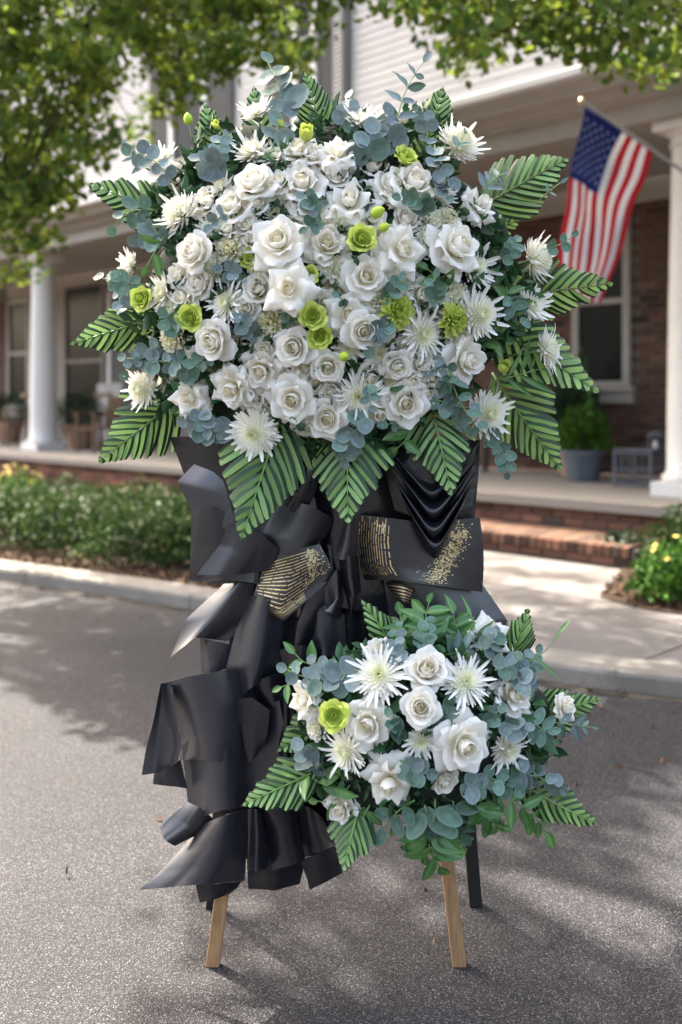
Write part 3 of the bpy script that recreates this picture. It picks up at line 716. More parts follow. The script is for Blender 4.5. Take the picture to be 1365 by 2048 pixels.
# blue-grey wire side table with a white candle holder
t = thing('wire_side_table', 'blue grey wire side table on the porch, left of the near column', 'side table', on_porch(1285, 8.95), R(-45))
m = MB(); m.box(-0.2, 0.2, -0.2, 0.2, 0.36, 0.375); m.build('table_top', M['metal_blue'], t, bevel=0.004)
m = MB()
for z in (0.03, 0.18, 0.34):
    for s in (-0.19, 0.19): m.box(-0.19, 0.19, s-0.006, s+0.006, z-0.006, z+0.006); m.box(s-0.006, s+0.006, -0.19, 0.19, z-0.006, z+0.006)
for k in range(1, 5):
    q = -0.19+0.076*k
    for s in (-0.19, 0.19): m.box(q-0.003, q+0.003, s-0.003, s+0.003, 0.03, 0.34); m.box(s-0.003, s+0.003, q-0.003, q+0.003, 0.03, 0.34)
m.build('wire_side', M['metal_blue'], t)
for x in (-0.2, 0.18):
    for y in (-0.2, 0.18): m = MB(); m.box(x, x+0.02, y, y+0.02, 0, 0.359); m.build('leg', M['metal_blue'], t)
lt = thing('lantern', 'small blue grey lantern standing on the wire side table', 'lantern', (*on_porch(1312, 8.92)[:2], SL+0.376), R(-45))
m = MB(); m.box(-0.06, 0.06, -0.06, 0.06, 0, 0.015); m.build('base', M['metal_blue'], lt)
m = MB()
for x in (-0.055, 0.045):
    for y in (-0.055, 0.045): m.box(x, x+0.01, y, y+0.01, 0.016, 0.13)
m.build('frame', M['metal_blue'], lt)
m = MB(); m.lathe([(0.085, 0.131), (0.085, 0.137), (0.03, 0.17), (0.012, 0.18)], 4); m.build('roof', M['metal_blue'], lt)
m = MB(); m.lathe([(0.025, 0.016), (0.025, 0.08)], 12); m.build('candle', M['white_paint'], lt)
# ------------------------------------------------------------------ petals
def petal(name, L, Wd, th, Rc, m_, r0=0.0, z0=0.0, roll=0.0, ruf=0.0, pinch=0.1, cream=(0.9, 0.0), nu=6, nv=6, seed=0, wp=0.62, base_w=0.25):
    """petal of a flower whose axis is +Z: th = lean from the axis (degrees) at base, middle, tip"""
    q = random.Random(seed); ph = q.uniform(0, 6.28); ph2 = q.uniform(0, 6.28)
    rr, zz, pr = r0, z0, []
    for j in range(nv*4+1):
        t = j/(nv*4); a = R(th[0]*(1-t)*(1-2*t)+4*th[1]*t*(1-t)+th[2]*t*(2*t-1))
        pr.append((rr, zz, a)); rr += math.sin(a)*L/(nv*4); zz += math.cos(a)*L/(nv*4)
    V, A, F = [], [], []
    for j in range(nv+1):
        for i in range(nu+1):
            s = -1+2*i/nu; t0 = j/nv; t = t0*(1-pinch*s*s)
            x = min(t*nv*4, nv*4-1e-4); k = int(x); fr = x-k
            r_, z_, a = [pr[k][n]*(1-fr)+pr[k+1][n]*fr for n in range(3)]
            hw = Wd*(base_w+(1-base_w)*math.sin(math.pi/2*min(1, t0/wp)))
            if t0 > wp: hw *= math.sqrt(max(0.0, 1-((t0-wp)/(1-wp+0.03))**2*0.93))
            ang = max(-1.35, min(1.35, hw*s/Rc)) if Rc else 0
            lat = Rc*math.sin(ang) if Rc else hw*s; off = (Rc*(1-math.cos(ang)) if Rc else 0) - roll*abs(s)**2.4*t0**2
            off += ruf*t0**2*(math.sin(s*4.2+ph)*0.6+math.sin(s*9+ph2+t0*3)*0.4*abs(s)+0.5*math.sin(t0*7+ph2)*(1-abs(s)))
            V.append((r_-math.cos(a)*off, lat, z_+math.sin(a)*off)); A.append(max(0, min(1, cream[0]*(1-t0/0.75)+cream[1])))
    for j in range(nv):
        for i in range(nu): b = j*(nu+1)+i; F.append((b, b+nu+1, b+nu+2, b+1))
    return V, F, A
def petal_me(name, m_, **k):
    V, F, A = petal(name, m_=m_, **k); return mesh_np(name, V, F, True, [m_], None, {'cream': A})
def many(name, m_, items, smooth=True):
    """items: (petal kwargs, phi, tilt) joined into one mesh"""
    V, F, A = [], [], []
    for kw, phi, sc_ in items:
        v, f, a = petal(name, m_=m_, **kw); b = len(V); c, s = math.cos(phi), math.sin(phi)
        V += [((x*c-y*s)*sc_, (x*s+y*c)*sc_, z*sc_) for x, y, z in v]; F += [tuple(i+b for i in q) for q in f]; A += a
    return mesh_np(name, V, F, smooth, [m_], None, {'cream': A})
GA = 2.39996
def rose_kind(m_, rings, bud, seed, creamc=0.75):
    """-> bud mesh and a list of (mesh, phi) for the petals"""
    q = random.Random(seed); out = []
    items = []
    if bud > 4:
        items.append((dict(L=0.17, Wd=0.07, th=(20, 0, -8), Rc=0.022, r0=0.0, z0=0.23, cream=(0.6, creamc), nu=8, nv=5, seed=seed, wp=0.5, pinch=0.0, base_w=.7), 0, 1))
    for k in range(bud):
        t = k/(bud-1)
        items.append((dict(L=0.23+0.06*t, Wd=0.085+0.075*t, th=(34+24*t, 4, -26+24*t), Rc=0.036+0.062*t, r0=0.003+0.010*t, z0=0.17-0.08*t, ruf=0.006+.006*t, cream=(0.7, creamc*(1-t*0.6)), nu=8, nv=5, seed=seed*50+k, wp=0.7, pinch=0.04), k*GA, 1))
    budm = many('bud', m_, items)
    for (n, L, Wd, th, Rc, r0, z0, roll, ruf, pin, cr) in rings:
        ph = q.uniform(0, 6.28)
        vs = [petal_me('petal', m_, L=L*(1+0.06*v_), Wd=Wd*(1-0.05*v_), th=(th[0], th[1]+4*v_, th[2]-9*v_), Rc=Rc, r0=r0, z0=z0, roll=roll*(1+0.4*v_), ruf=ruf, pinch=pin, cream=(cr, 0.0), seed=seed*99+v_+n) for v_ in (0, 1)]
        for k in range(n): out.append((vs[(k*7+n) % 2], ph+k*2*math.pi/n+q.uniform(-.12, .12)))
    return budm, out
WP, LP, CP = M['white_petal'], M['lime_petal'], M['cream_petal']
ROSE = {
 'full': rose_kind(WP, [(5, .40, .19, (62, 5, 8), .13, .02, .04, .0, .010, .10, .6), (5, .44, .23, (76, 22, 48), .22, .02, .02, .05, .016, .12, .5),
                        (6, .50, .26, (92, 48, 96), .5, .02, .0, .11, .02, .16, .35), (5, .53, .26, (104, 76, 122), .9, .02, -.02, .13, .025, .2, .3)], 8, 1),
 'round': rose_kind(WP, [(4, .38, .20, (62, 2, 0), .12, .02, .05, .0, .006, .06, .6), (5, .42, .25, (80, 10, 28), .19, .02, .02, .02, .008, .08, .5),
                         (5, .47, .29, (94, 25, 72), .27, .02, .0, .05, .012, .12, .35), (4, .48, .29, (100, 52, 106), .45, .02, -.02, .09, .012, .16, .3)], 9, 2),
 'star': rose_kind(WP, [(4, .40, .19, (60, 8, 14), .14, .02, .06, .02, .012, .12, .5), (5, .48, .21, (78, 38, 84), .35, .02, .02, .13, .02, .26, .4),
                        (5, .56, .24, (90, 66, 126), .8, .02, .0, .20, .03, .32, .3), (4, .56, .25, (105, 88, 132), 1.2, .02, -.03, .20, .03, .32, .3)], 6, 3),
 'ruffle': rose_kind(WP, [(5, .38, .17, (58, 12, 22), .16, .02, .06, .02, .035, .08, .7), (6, .44, .20, (74, 32, 58), .28, .02, .03, .06, .045, .12, .5),
                          (6, .50, .22, (90, 56, 92), .6, .02, .0, .09, .05, .15, .4), (6, .53, .23, (102, 78, 112), 1.0, .02, -.02, .08, .05, .18, .3)], 9, 4, 0.9),
 'cream': rose_kind(CP, [(5, .38, .17, (58, 12, 22), .16, .02, .06, .02, .035, .08, .9), (6, .44, .20, (74, 32, 58), .28, .02, .03, .06, .045, .12, .7),
                         (6, .50, .22, (90, 56, 92), .6, .02, .0, .09, .05, .15, .5)], 10, 5, 1.0),
 'lime': rose_kind(LP, [(4, .34, .17, (62, 22, 20), .16, .05, .03, .0, .03, .08, 1.0), (5, .42, .23, (78, 22, 40), .24, .03, .02, .03, .035, .1, .9),
                        (6, .48, .27, (92, 38, 74), .32, .02, .0, .05, .04, .12, .6)], 4, 6, 1.0),
 'limebud': rose_kind(LP, [(3, .60, .22, (70, -2, 6), .16, .02, .0, .0, .01, .08, .9), (3, .66, .26, (88, -2, 22), .19, .03, -.02, .01, .015, .1, .8)], 4, 8, 0.6),
}
def calyx_mesh(m_):
    m = MB(); m.lathe([(0.005, -0.14), (0.03, -0.12), (0.055, -0.06), (0.06, 0.0), (0.02, 0.03)], 10)
    for k in range(5):
        a = k*1.2566; c, s = math.cos(a), math.sin(a)
        m.add([(c*.04-s*.03, s*.04+c*.03, -.01), (c*.04+s*.03, s*.04-c*.03, -.01), (c*.20, s*.20, -.06)], [(0, 1, 2)])
    return m.mesh('calyx', m_, True)
CAL = calyx_mesh(M['stem'])
sm_ = MB(); sm_.tube([(0, 0, -0.9), (0.01, 0, -0.5), (0, 0, -0.1)], 0.022, 7); STEM = sm_.mesh('stem', M['stem'], True)
# chrysanthemums: many narrow petals; the outermost are objects of their own
def mum_kind(m_, n_in, n_out, kind, seed):
    q = random.Random(seed); items = []; outs = []
    big = {'round': 1.0, 'spider': .96, 'daisy': .86}[kind]
    for k in range(n_in):
        t = (k+0.5)/n_in; el = 6+80*t**0.8          # lean
        L = (0.15+0.26*t)*big
        items.append((dict(L=L, Wd=(0.018+0.018*t)*(1 if kind != 'daisy' else 1.25), th=(el+28, el+2, el-26+q.uniform(-16, 16)), Rc=0.035, r0=0.02+0.04*t, z0=(0.22 if kind == 'round' else .13)*(1-t**1.6), cream=(0.35, 0.5*(1-t)**2), nu=2, nv=4, seed=k, wp=.72, base_w=.45, pinch=.05), k*GA, 1))
    inner = many('inner_petals', m_, items)
    cfg = {'round': (0.45, .042, (98, 74, 52)), 'spider': (0.45, .030, (96, 80, 58)), 'daisy': (0.46, .055, (92, 70, 54))}[kind]
    ms = [petal_me('petal', m_, L=cfg[0]*(1+.1*v), Wd=cfg[1], th=(cfg[2][0]-10*v, cfg[2][1]-9*v, cfg[2][2]-(14*v if kind != 'spider' else -26*v)), Rc=0.045, r0=0.05, z0=0.0+.03*v, cream=(.2, 0), nu=4, nv=5, seed=v, wp=.75, base_w=.5, pinch=.06) for v in (0, 1, 2)]
    for k in range(n_out): outs.append((ms[k % 3], k*2*math.pi/n_out*1.0+q.uniform(-.08, .08)))
    return inner, outs
MP = M['mum_petal']
MUM = {'round': mum_kind(MP, 190, 30, 'round', 11), 'spider': mum_kind(MP, 150, 30, 'spider', 12), 'daisy': mum_kind(MP, 110, 26, 'daisy', 13)}
def ruffle_kind(m_, seed):
    q = random.Random(seed); items = []
    for k in range(46):
        t = (k+.5)/46; el = 5+78*t
        items.append((dict(L=.30+.13*t, Wd=.07+.02*t, th=(el+10, el, el+q.uniform(-20, 25)), Rc=.12, r0=.02, z0=.06*(1-t), ruf=.07, cream=(.5, .5*(1-t)), nu=4, nv=4, seed=seed+k, wp=.85, base_w=.2, pinch=.0), k*GA, 1))
    return many('ruffled_petals', m_, items)
RUF = {'cream': ruffle_kind(CP, 100), 'white': ruffle_kind(MP, 200), 'lime': ruffle_kind(LP, 300)}
bm_ = MB(); bm_.lathe([(0.03, -.5), (.3, -.42), (.46, -.15), (.44, .1), (.28, .38), (.08, .52), (.02, .55)], 14)
BUDM = bm_.mesh('closed_petals', M['lime_bud'], True)

# arrangement shapes: (centre px, py, half widths, middle depth, bulge)
ARR = {'u': (655, 570, 440, 410, 2.47, 0.24), 'l': (850, 1455, 300, 215, 2.30, 0.16)}
def place(arr, px, py, dz=0.0, face=None):
    cx, cy, a, b, Y0, bul = ARR[arr]
    ex, ey = (px-cx)/a, (py-cy)/b; r2_ = min(1.0, ex*ex+ey*ey)
    Y = Y0-bul*math.sqrt(max(0.0, 1-r2_*0.95))-dz
    if face is None: n = Vector((ex*0.95, -(1.05-0.62*r2_), -ey*0.95+0.08))
    else: n = Vector(face)
    return P(px, py, Y), n.normalized(), Y
CNT = 0; LASTF = [None]
def orient(o, n, roll): 
    o.rotation_mode = 'QUATERNION'; o.rotation_quaternion = n.to_track_quat('Z', 'Y') @ Quaternion((0, 0, 1), roll)
GRP = {'rose': 'white roses of the flower stand', 'chrysanthemum': 'white chrysanthemums of the flower stand', 'lisianthus': 'lime green lisianthus of the flower stand', 'carnation': 'ruffled carnations of the flower stand', 'flower_bud': 'closed green flower buds of the flower stand'}
def flower(arr, typ, px, py, d, label, dz=0.0, face=None, stem=True):
    global CNT; CNT += 1; q = random.Random(CNT*31)
    p, n, Y = place(arr, px, py, dz, face); D = d/FPX*Y*{'R': 1.2, 'M': 1.12, 'L': 1.2, 'C': 1.3, 'B': 1.0}[typ[0]]*(.92 if typ == 'R.star' else 1)
    n = (n+Vector((q.uniform(-.12, .12), 0, q.uniform(-.12, .12)))).normalized()
    fam, kind = typ.split('.')
    name = {'R': 'rose', 'M': 'chrysanthemum', 'L': 'lisianthus', 'C': 'carnation', 'B': 'flower_bud'}[fam]
    t = thing(name, label, name.replace('_', ' '), p - n*D*0.18, group=GRP[name]); orient(t, n, q.uniform(0, 6.28))
    s = D*(1.0 if fam != 'M' else 1.02); sc3 = (s, s, s)
    if fam in 'RL':
        b, pets = ROSE[kind]
        o = ob('bud', b, t); o.scale = sc3
        for me, ph in pets:
            o = ob('petal', me, t, rot=(q.uniform(-.07, .07), q.uniform(-.07, .07), ph+q.uniform(-.1, .1))); k = s*q.uniform(.94, 1.06); o.scale = (k, k, k)
        o = ob('calyx', CAL, t); o.scale = sc3
    elif fam == 'M':
        b, pets = MUM[kind]
        o = tag(ob('inner_petals', b, t), kind='stuff'); o.scale = sc3
        for me, ph in pets:
            o = ob('petal', me, t, rot=(q.uniform(-.12, .12), q.uniform(-.12, .12), ph+q.uniform(-.08, .08))); k = s*q.uniform(.82, 1.12); o.scale = (k, k, k)
        o = ob('calyx', CAL, t); o.scale = sc3
    elif fam == 'C':
        o = tag(ob('ruffled_petals', RUF[kind], t), kind='stuff'); o.scale = (s*1.08,)*3
        o = ob('calyx', CAL, t); o.scale = sc3
    else:
        o = ob('closed_petals', BUDM, t); o.scale = (s, s, s*1.15)
    LASTF[0] = t
    if stem: o = ob('stem', STEM, t); o.scale = (s*(1 if fam != 'B' else 1.6),)*2+(max(s, 0.09),)
    return t
U, Lw = 'u', 'l'
side = lambda x, z, y=-.45: (x, y, z)
FL = [
 # top rim
 (U,'M.daisy',512,216,76,'white chrysanthemum seen from the side at the top left, below the tall eucalyptus',.02,side(-.1,1,-.5)),
 (U,'M.daisy',725,230,84,'white chrysanthemum facing up at the very top, right of the upright palm tip',.02,side(.15,1,-.6)),
 (U,'M.round',925,280,92,'big white chrysanthemum at the upper right rim, with one eucalyptus leaf across it',.03,side(.45,.6,-.8)),
 (U,'M.daisy',502,293,86,'white chrysanthemum directly above the upright cupped rose, under the top left one'),
 (U,'L.limebud',613,270,52,'half closed lime green lisianthus at the top, beneath the upright palm tip',.03,side(.0,.5,-.8)),
 (U,'L.limebud',562,252,30,'narrow lime green lisianthus bud left of the half closed lime flower at the top',.01,side(-.2,.9,-.5)),
 (U,'L.lime',812,314,58,'open lime green lisianthus at the upper right, over a wide white rose',.03),
 (U,'R.star',678,302,84,'white rose with folded back petals right of the half closed lime lisianthus',.02),
 (U,'R.ruffle',745,338,86,'pale cream rose tucked under the large blue eucalyptus leaves',-.03),
 (U,'R.full',605,366,94,'white rose between the upright cupped rose and the wide star shaped rose'),
 (U,'R.round',509,362,92,'cupped white rose with a tight spiral centre in the upper left',.02),
 (U,'R.star',700,402,102,'wide star shaped white rose right below the topmost folded rose',.01),
 (U,'R.full',828,366,98,'wide white rose directly under the upper right lime lisianthus',.02),
 (U,'R.star',962,408,74,'white rose at the right rim beside the fanned palm frond',.0),
 (U,'L.limebud',437,252,32,'small yellow green lisianthus against the upper left palm frond',.01,side(-.3,.5,-.8)),
 (U,'M.daisy',322,308,62,'white chrysanthemum above the top left palm frond, behind eucalyptus leaves',.0,side(-.4,.7,-.6)),
 (U,'B.g',376,234,20,'round green bud standing alone above the upper left rim',.0,side(-.3,1,-.2)),
 (U,'B.g',760,422,26,'pointed green bud beside the wide star shaped rose',.05,side(.8,.3,-.5)),
 (U,'B.g',772,453,20,'small green bud just above the rose right of the round lime lisianthus',.05,side(.8,.2,-.5)),
 # upper left
 (U,'M.round',352,422,94,'dense round white chrysanthemum right of the top left palm frond',.02),
 (U,'R.ruffle',415,402,74,'ruffled white rose between the dense round chrysanthemum and a cupped rose',-.01),
 (U,'R.full',466,410,88,'white rose with a creamy centre under the upper left cupped rose',.01),
 (U,'R.round',387,503,88,'round open white rose below the dense round chrysanthemum',.03),
 (U,'C.cream',460,497,66,'pale greenish cream carnation right of the round open rose',.0),
 (U,'L.lime',503,515,52,'lime green lisianthus between the cream carnation and the biggest central rose',.0),
 (U,'M.daisy',550,430,96,'white chrysanthemum half hidden above the biggest central rose',-.02),
 (U,'R.full',557,482,104,'biggest white rose with a yellow heart in the upper centre',.04),
 (U,'C.cream',592,440,46,'small cream carnation right above the biggest central rose',-.02),
 (U,'M.daisy',250,530,68,'white chrysanthemum facing left at the left rim, above the blue green eucalyptus',.0,side(-1,.35,-.55)),
 (U,'M.daisy',320,585,74,'white chrysanthemum between the two lime lisianthus at the left',.0),
 (U,'L.lime',283,598,56,'lime green lisianthus nearest the left rim',.03,side(-.4,.1,-.9)),
 (U,'L.lime',380,636,58,'lime green lisianthus at the left with a rounded open face',.03,side(-.2,.1,-1)),
 (U,'R.round',398,566,68,'small white rose under the round open rose at the left',.0),
 (U,'M.spider',448,605,84,'white spider chrysanthemum above the big lower left rose',.01),
 (U,'R.round',517,577,76,'white rose with a pinkish cream heart left of the star shaped central rose',.0),
 # centre
 (U,'R.star',578,577,104,'star shaped white rose in the very centre, overlapping the biggest rose',.06),
 (U,'R.ruffle',655,487,92,'ruffled white rose left of the round lime lisianthus',.01),
 (U,'L.lime',724,478,66,'round lime green lisianthus in the upper centre, fully open',.05),
 (U,'R.star',808,498,104,'large white rose with pointed petals right of the round lime lisianthus',.03),
 (U,'R.full',733,553,88,'white rose directly below the round lime lisianthus',.02),
 (U,'L.lime',619,550,44,'small lime green lisianthus right of the central star rose',.02),
 (U,'C.cream',668,575,64,'cream carnation between the small lime lisianthus and a white rose',-.02),
 (U,'C.cream',715,510,50,'cream carnation behind the round lime lisianthus',-.03),
 (U,'R.star',697,630,88,'white rose with one petal up, right of the paired lime lisianthus',.02),
 (U,'R.round',728,662,82,'white rose with a golden heart below and right of the paired lime flowers',.04),
 (U,'L.lime',625,632,62,'upper one of the paired lime lisianthus in the centre',.04),
 (U,'L.lime',640,672,58,'lower one of the paired lime lisianthus in the centre',.03),
 (U,'C.cream',540,645,68,'cream carnation left of the paired lime lisianthus',.0),
 (U,'R.round',588,694,86,'round white rose below the cream carnation, left of the paired lime flowers',.03),
 (U,'R.round',657,733,72,'small round white rose directly under the paired lime lisianthus',.03),
 (U,'B.g',690,713,22,'small green bud touching the small round rose under the lime pair',.06,side(.3,-.1,-1)),
 # right
 (U,'C.cream',898,438,56,'cream carnation above the large double rose at the right',.0),
 (U,'R.full',918,492,104,'large white rose at the right, brightest of the right half',.03),
 (U,'M.daisy',958,530,88,'white chrysanthemum peeping out right of the large right rose',.0),
 (U,'R.ruffle',845,590,84,'ruffled white rose between the two lime carnations and behind eucalyptus',-.01),
 (U,'C.white',908,590,72,'white carnation above the right lime carnation',-.01),
 (U,'C.lime',797,622,66,'lime green ruffled carnation right of the golden hearted rose',.03),
 (U,'C.lime',910,640,62,'lime green ruffled carnation left of the big round right chrysanthemum',.03),
 (U,'M.round',962,628,100,'big round white chrysanthemum at the right rim of the upper flowers',.02,side(.55,.1,-.85)),
 (U,'M.spider',852,668,94,'white spider chrysanthemum between the two lime carnations',.02),
 (U,'R.full',936,720,88,'white rose under the big round right chrysanthemum',.02),
 (U,'R.round',797,733,66,'small cupped white rose right of the lower centre',.02),
 (U,'M.round',1082,517,92,'white chrysanthemum facing right, in front of the flag stripes',.0,side(1,.15,-.55)),
 (U,'M.daisy',1068,606,78,'thin white chrysanthemum below the one in front of the flag',.0,side(.5,.3,-.8)),
 (U,'M.spider',1106,698,86,'white spider chrysanthemum farthest right, over the right palm frond',.02,side(.9,.1,-.6)),
 (U,'L.limebud',1008,736,46,'closed yellow green lisianthus at the right, over the palm fronds',.03,side(.1,.4,-.9)),
 (U,'M.round',980,828,94,'white chrysanthemum at the lower right rim of the upper flowers',.03,side(.5,-.1,-.8)),
 # white fill between the centre flowers
 (U,'C.white',640,340,58,'white carnation between the two uppermost middle roses',-.04),
 (U,'C.white',560,395,52,'white carnation wedged left of the upper middle rose',-.04),
 (U,'C.white',760,395,52,'white carnation between the wide star rose and the wide upper right rose',-.05),
 (U,'C.white',612,512,50,'white carnation between the biggest central rose and the ruffled rose beside it',-.03),
 (U,'C.white',770,560,54,'white carnation right of the rose below the round lime lisianthus',-.05),
 (U,'C.white',870,540,58,'white carnation left of the large right rose, low down',-.05),
 (U,'C.white',475,545,52,'white carnation below the cream carnation of the left half',-.05),
 (U,'C.white',500,660,56,'white carnation left of the cream carnation near the lime pair',-.05),
 (U,'C.white',545,730,52,'white carnation behind the ruffled rose of the lower middle',-.05),
 (U,'C.white',730,722,54,'white carnation between the small round rose and the small cupped rose',-.06),
 (U,'C.white',880,690,54,'white carnation under the lime carnations at the right',-.05),
 (U,'C.white',425,735,52,'white carnation between the big lower left rose and the ruffled rose under it',-.05),
 (U,'C.white',700,560,50,'white carnation right of the cream carnation by the small lime lisianthus',-.04),
 # lower left
 (U,'C.cream',347,676,68,'cream carnation under the rounded lime lisianthus at the left',.0),
 (U,'M.spider',456,690,96,'white chrysanthemum half hidden behind the big lower left rose',-.02),
 (U,'R.round',425,682,90,'big white rose of the lower left, below the spider chrysanthemum',.03),
 (U,'M.round',280,778,76,'white chrysanthemum at the lower left rim, above the palm frond',.02,side(-.5,-.1,-.85)),
 (U,'R.star',378,797,78,'white rose at the lower left, above blue green eucalyptus',.01,side(-.35,-.05,-.9)),
 (U,'R.ruffle',463,778,86,'ruffled white rose above the lowest spider chrysanthemum',.02),
 (U,'R.ruffle',522,742,84,'ruffled white rose left of the round rose below the cream carnation',.01),
 (U,'R.full',585,799,90,'white rose in the bottom row, just left of the middle',.03,side(0,-.15,-1)),
 (U,'M.round',507,868,100,'lowest white chrysanthemum, hanging over the big lower palm frond',.05,side(-.1,-.15,-1)),
 (U,'R.full',655,837,82,'lowest white rose of the upper flowers, above the middle palm tip',.02,side(0,-.25,-1)),
 (U,'M.spider',718,795,86,'white chrysanthemum in the bottom row, crossed by eucalyptus leaves',.02,side(.05,-.1,-1)),
 (U,'R.full',812,806,92,'white rose at the right end of the bottom row',.02,side(.2,-.2,-1)),
 # lower arrangement
 (Lw,'M.spider',757,1347,106,'largest spider chrysanthemum, at the top of the lower flowers',.03),
 (Lw,'R.ruffle',757,1300,54,'small white rose peeping out above the largest spider chrysanthemum',-.01,side(-.1,.7,-.7)),
 (Lw,'R.round',855,1338,92,'white rose at the top centre of the lower flowers',.02),
 (Lw,'M.spider',935,1362,100,'open spider chrysanthemum right of the top centre rose of the lower flowers',.02),
 (Lw,'R.star',982,1266,78,'white rose at the top right of the lower flowers, behind eucalyptus leaves',.0,side(.2,.6,-.8)),
 (Lw,'R.ruffle',1030,1392,80,'creamy white rose at the right of the lower flowers, next to the spider chrysanthemum',.0),
 (Lw,'R.ruffle',1135,1416,50,'small white rose farthest right in the lower flowers',.0,side(.8,.3,-.6)),
 (Lw,'R.round',842,1415,80,'round white rose in the middle of the lower flowers',.04),
 (Lw,'L.lime',668,1431,70,'lime green lisianthus of the lower flowers',.05,side(-.15,.2,-1)),
 (Lw,'R.star',606,1400,78,'white rose at the left rim of the lower flowers, beside the lime lisianthus',.01,side(-.7,.25,-.7)),
 (Lw,'C.white',632,1455,50,'white carnation tucked below the left rim rose of the lower flowers',.0),
 (Lw,'R.full',736,1450,92,'white rose directly right of the lower lime lisianthus',.02),
 (Lw,'M.spider',686,1506,92,'spider chrysanthemum under the lower lime lisianthus',.03),
 (Lw,'M.daisy',843,1486,70,'small chrysanthemum below the round middle rose of the lower flowers',.02),
 (Lw,'R.full',930,1492,104,'largest white rose of the lower flowers, right of the middle',.05),
 (Lw,'M.spider',1021,1504,80,'spider chrysanthemum at the right of the largest lower rose',.02),
 (Lw,'R.star',778,1567,104,'white star shaped rose at the bottom of the lower flowers',.04),
 (Lw,'R.round',890,1563,60,'small cupped cream white rose right of the bottom star shaped rose',.02),
 (Lw,'R.ruffle',681,1619,66,'white rose lowest at the left of the lower flowers, over a palm leaf',.02,side(-.4,-.1,-.9)),
]
for row in FL:
    flower(row[0], row[1], row[2], row[3], row[4], row[5], *(row[6:]))

FILL_L = set()
LMK = {'round lime lisianthus': (724, 478), 'biggest central rose': (557, 482), 'paired lime lisianthus': (632, 652), 'cupped rose at the upper left': (509, 362), 'rounded left lime lisianthus': (380, 636),
       'lowest chrysanthemum': (507, 868), 'large bright right rose': (918, 492), 'right lime carnation': (910, 640), 'left lime carnation': (797, 622), 'topmost folded rose': (678, 302),
       'upper right lime lisianthus': (812, 314), 'dense round left chrysanthemum': (352, 422), 'right end bottom rose': (812, 806), 'lowest rose': (655, 837), 'big lower left rose': (425, 682),
       'star shaped central rose': (578, 577), 'golden hearted rose': (728, 662), 'round rose under the lime pair': (657, 733), 'big round right chrysanthemum': (962, 628),
       'lower right rim rose': (936, 720), 'lower left rim rose': (378, 797), 'wide upper right rose': (828, 366), 'round open left rose': (387, 503), 'wide upper star rose': (700, 402)}
rf = random.Random(21); taken = [(r[2], r[3], r[4]*.5) for r in FL if r[0] == 'u']; nf_ = 0
for k in range(6000):
    if nf_ >= 60: break
    ang = rf.uniform(0, 6.28); q_ = math.sqrt(rf.random())*.93; px, py = 650+340*q_*math.cos(ang), 570+300*q_*math.sin(ang)
    if min(math.hypot(px-a, py-b)-.70*r for a, b, r in taken) < 12: continue
    d_ = rf.uniform(50, 64); ty = rf.choice(('R.full', 'R.round', 'R.ruffle', 'M.daisy', 'R.ruffle', 'C.white'))
    n0 = min(LMK, key=lambda k_: math.dist(LMK[k_], (px, py))); dx, dy = px-LMK[n0][0], py-LMK[n0][1]
    ds = ('above' if dy < 0 else 'below') if abs(dy) > 1.6*abs(dx) else (('right' if dx > 0 else 'left')+' of' if abs(dx) > 1.6*abs(dy) else ('up' if dy < 0 else 'down')+' and '+('right' if dx > 0 else 'left')+' from')
    lb = {'C.white': 'small white carnation', 'R.full': 'small white rose', 'R.round': 'small cupped white rose', 'R.ruffle': 'small ruffled white rose', 'M.daisy': 'small white chrysanthemum'}[ty]+' '+ds+' the '+n0
    if lb in FILL_L: continue
    FILL_L.add(lb); taken.append((px, py, d_*.5)); nf_ += 1
    flower('u', ty, px, py, d_*1.08, lb, .0)['group'] = 'small blossoms peeping out between the upper roses'

# ------------------------------------------------------------------ palm fronds with leaflets
def leaflet(L, wd, side_):
    """flat ribbon leaflet along +X, folded: light half and a half with the fold shade painted in"""
    V, F, MI, A = [], [], [], []
    n = 6
    for i in range(n+1):
        t = i/n; wv = wd*(0.50+0.55*math.sin(math.pi*.5*min(1, t*1.8)))*(1 if t < .8 else (.9 if t < .9 else 0.6))
        z = -0.12*L*t*t; y = -0.10*L*t*t
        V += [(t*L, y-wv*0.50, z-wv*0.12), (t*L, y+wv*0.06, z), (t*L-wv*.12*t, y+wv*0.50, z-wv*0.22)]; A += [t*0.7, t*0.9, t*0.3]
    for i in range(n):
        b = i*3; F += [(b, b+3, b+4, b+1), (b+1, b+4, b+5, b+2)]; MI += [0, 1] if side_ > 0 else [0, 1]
    return mesh_np('leaflet', V, F, False, [M['frond_light'], M['frond_fold_shade']], MI, {'cream': A})
LEAFLETS = {}
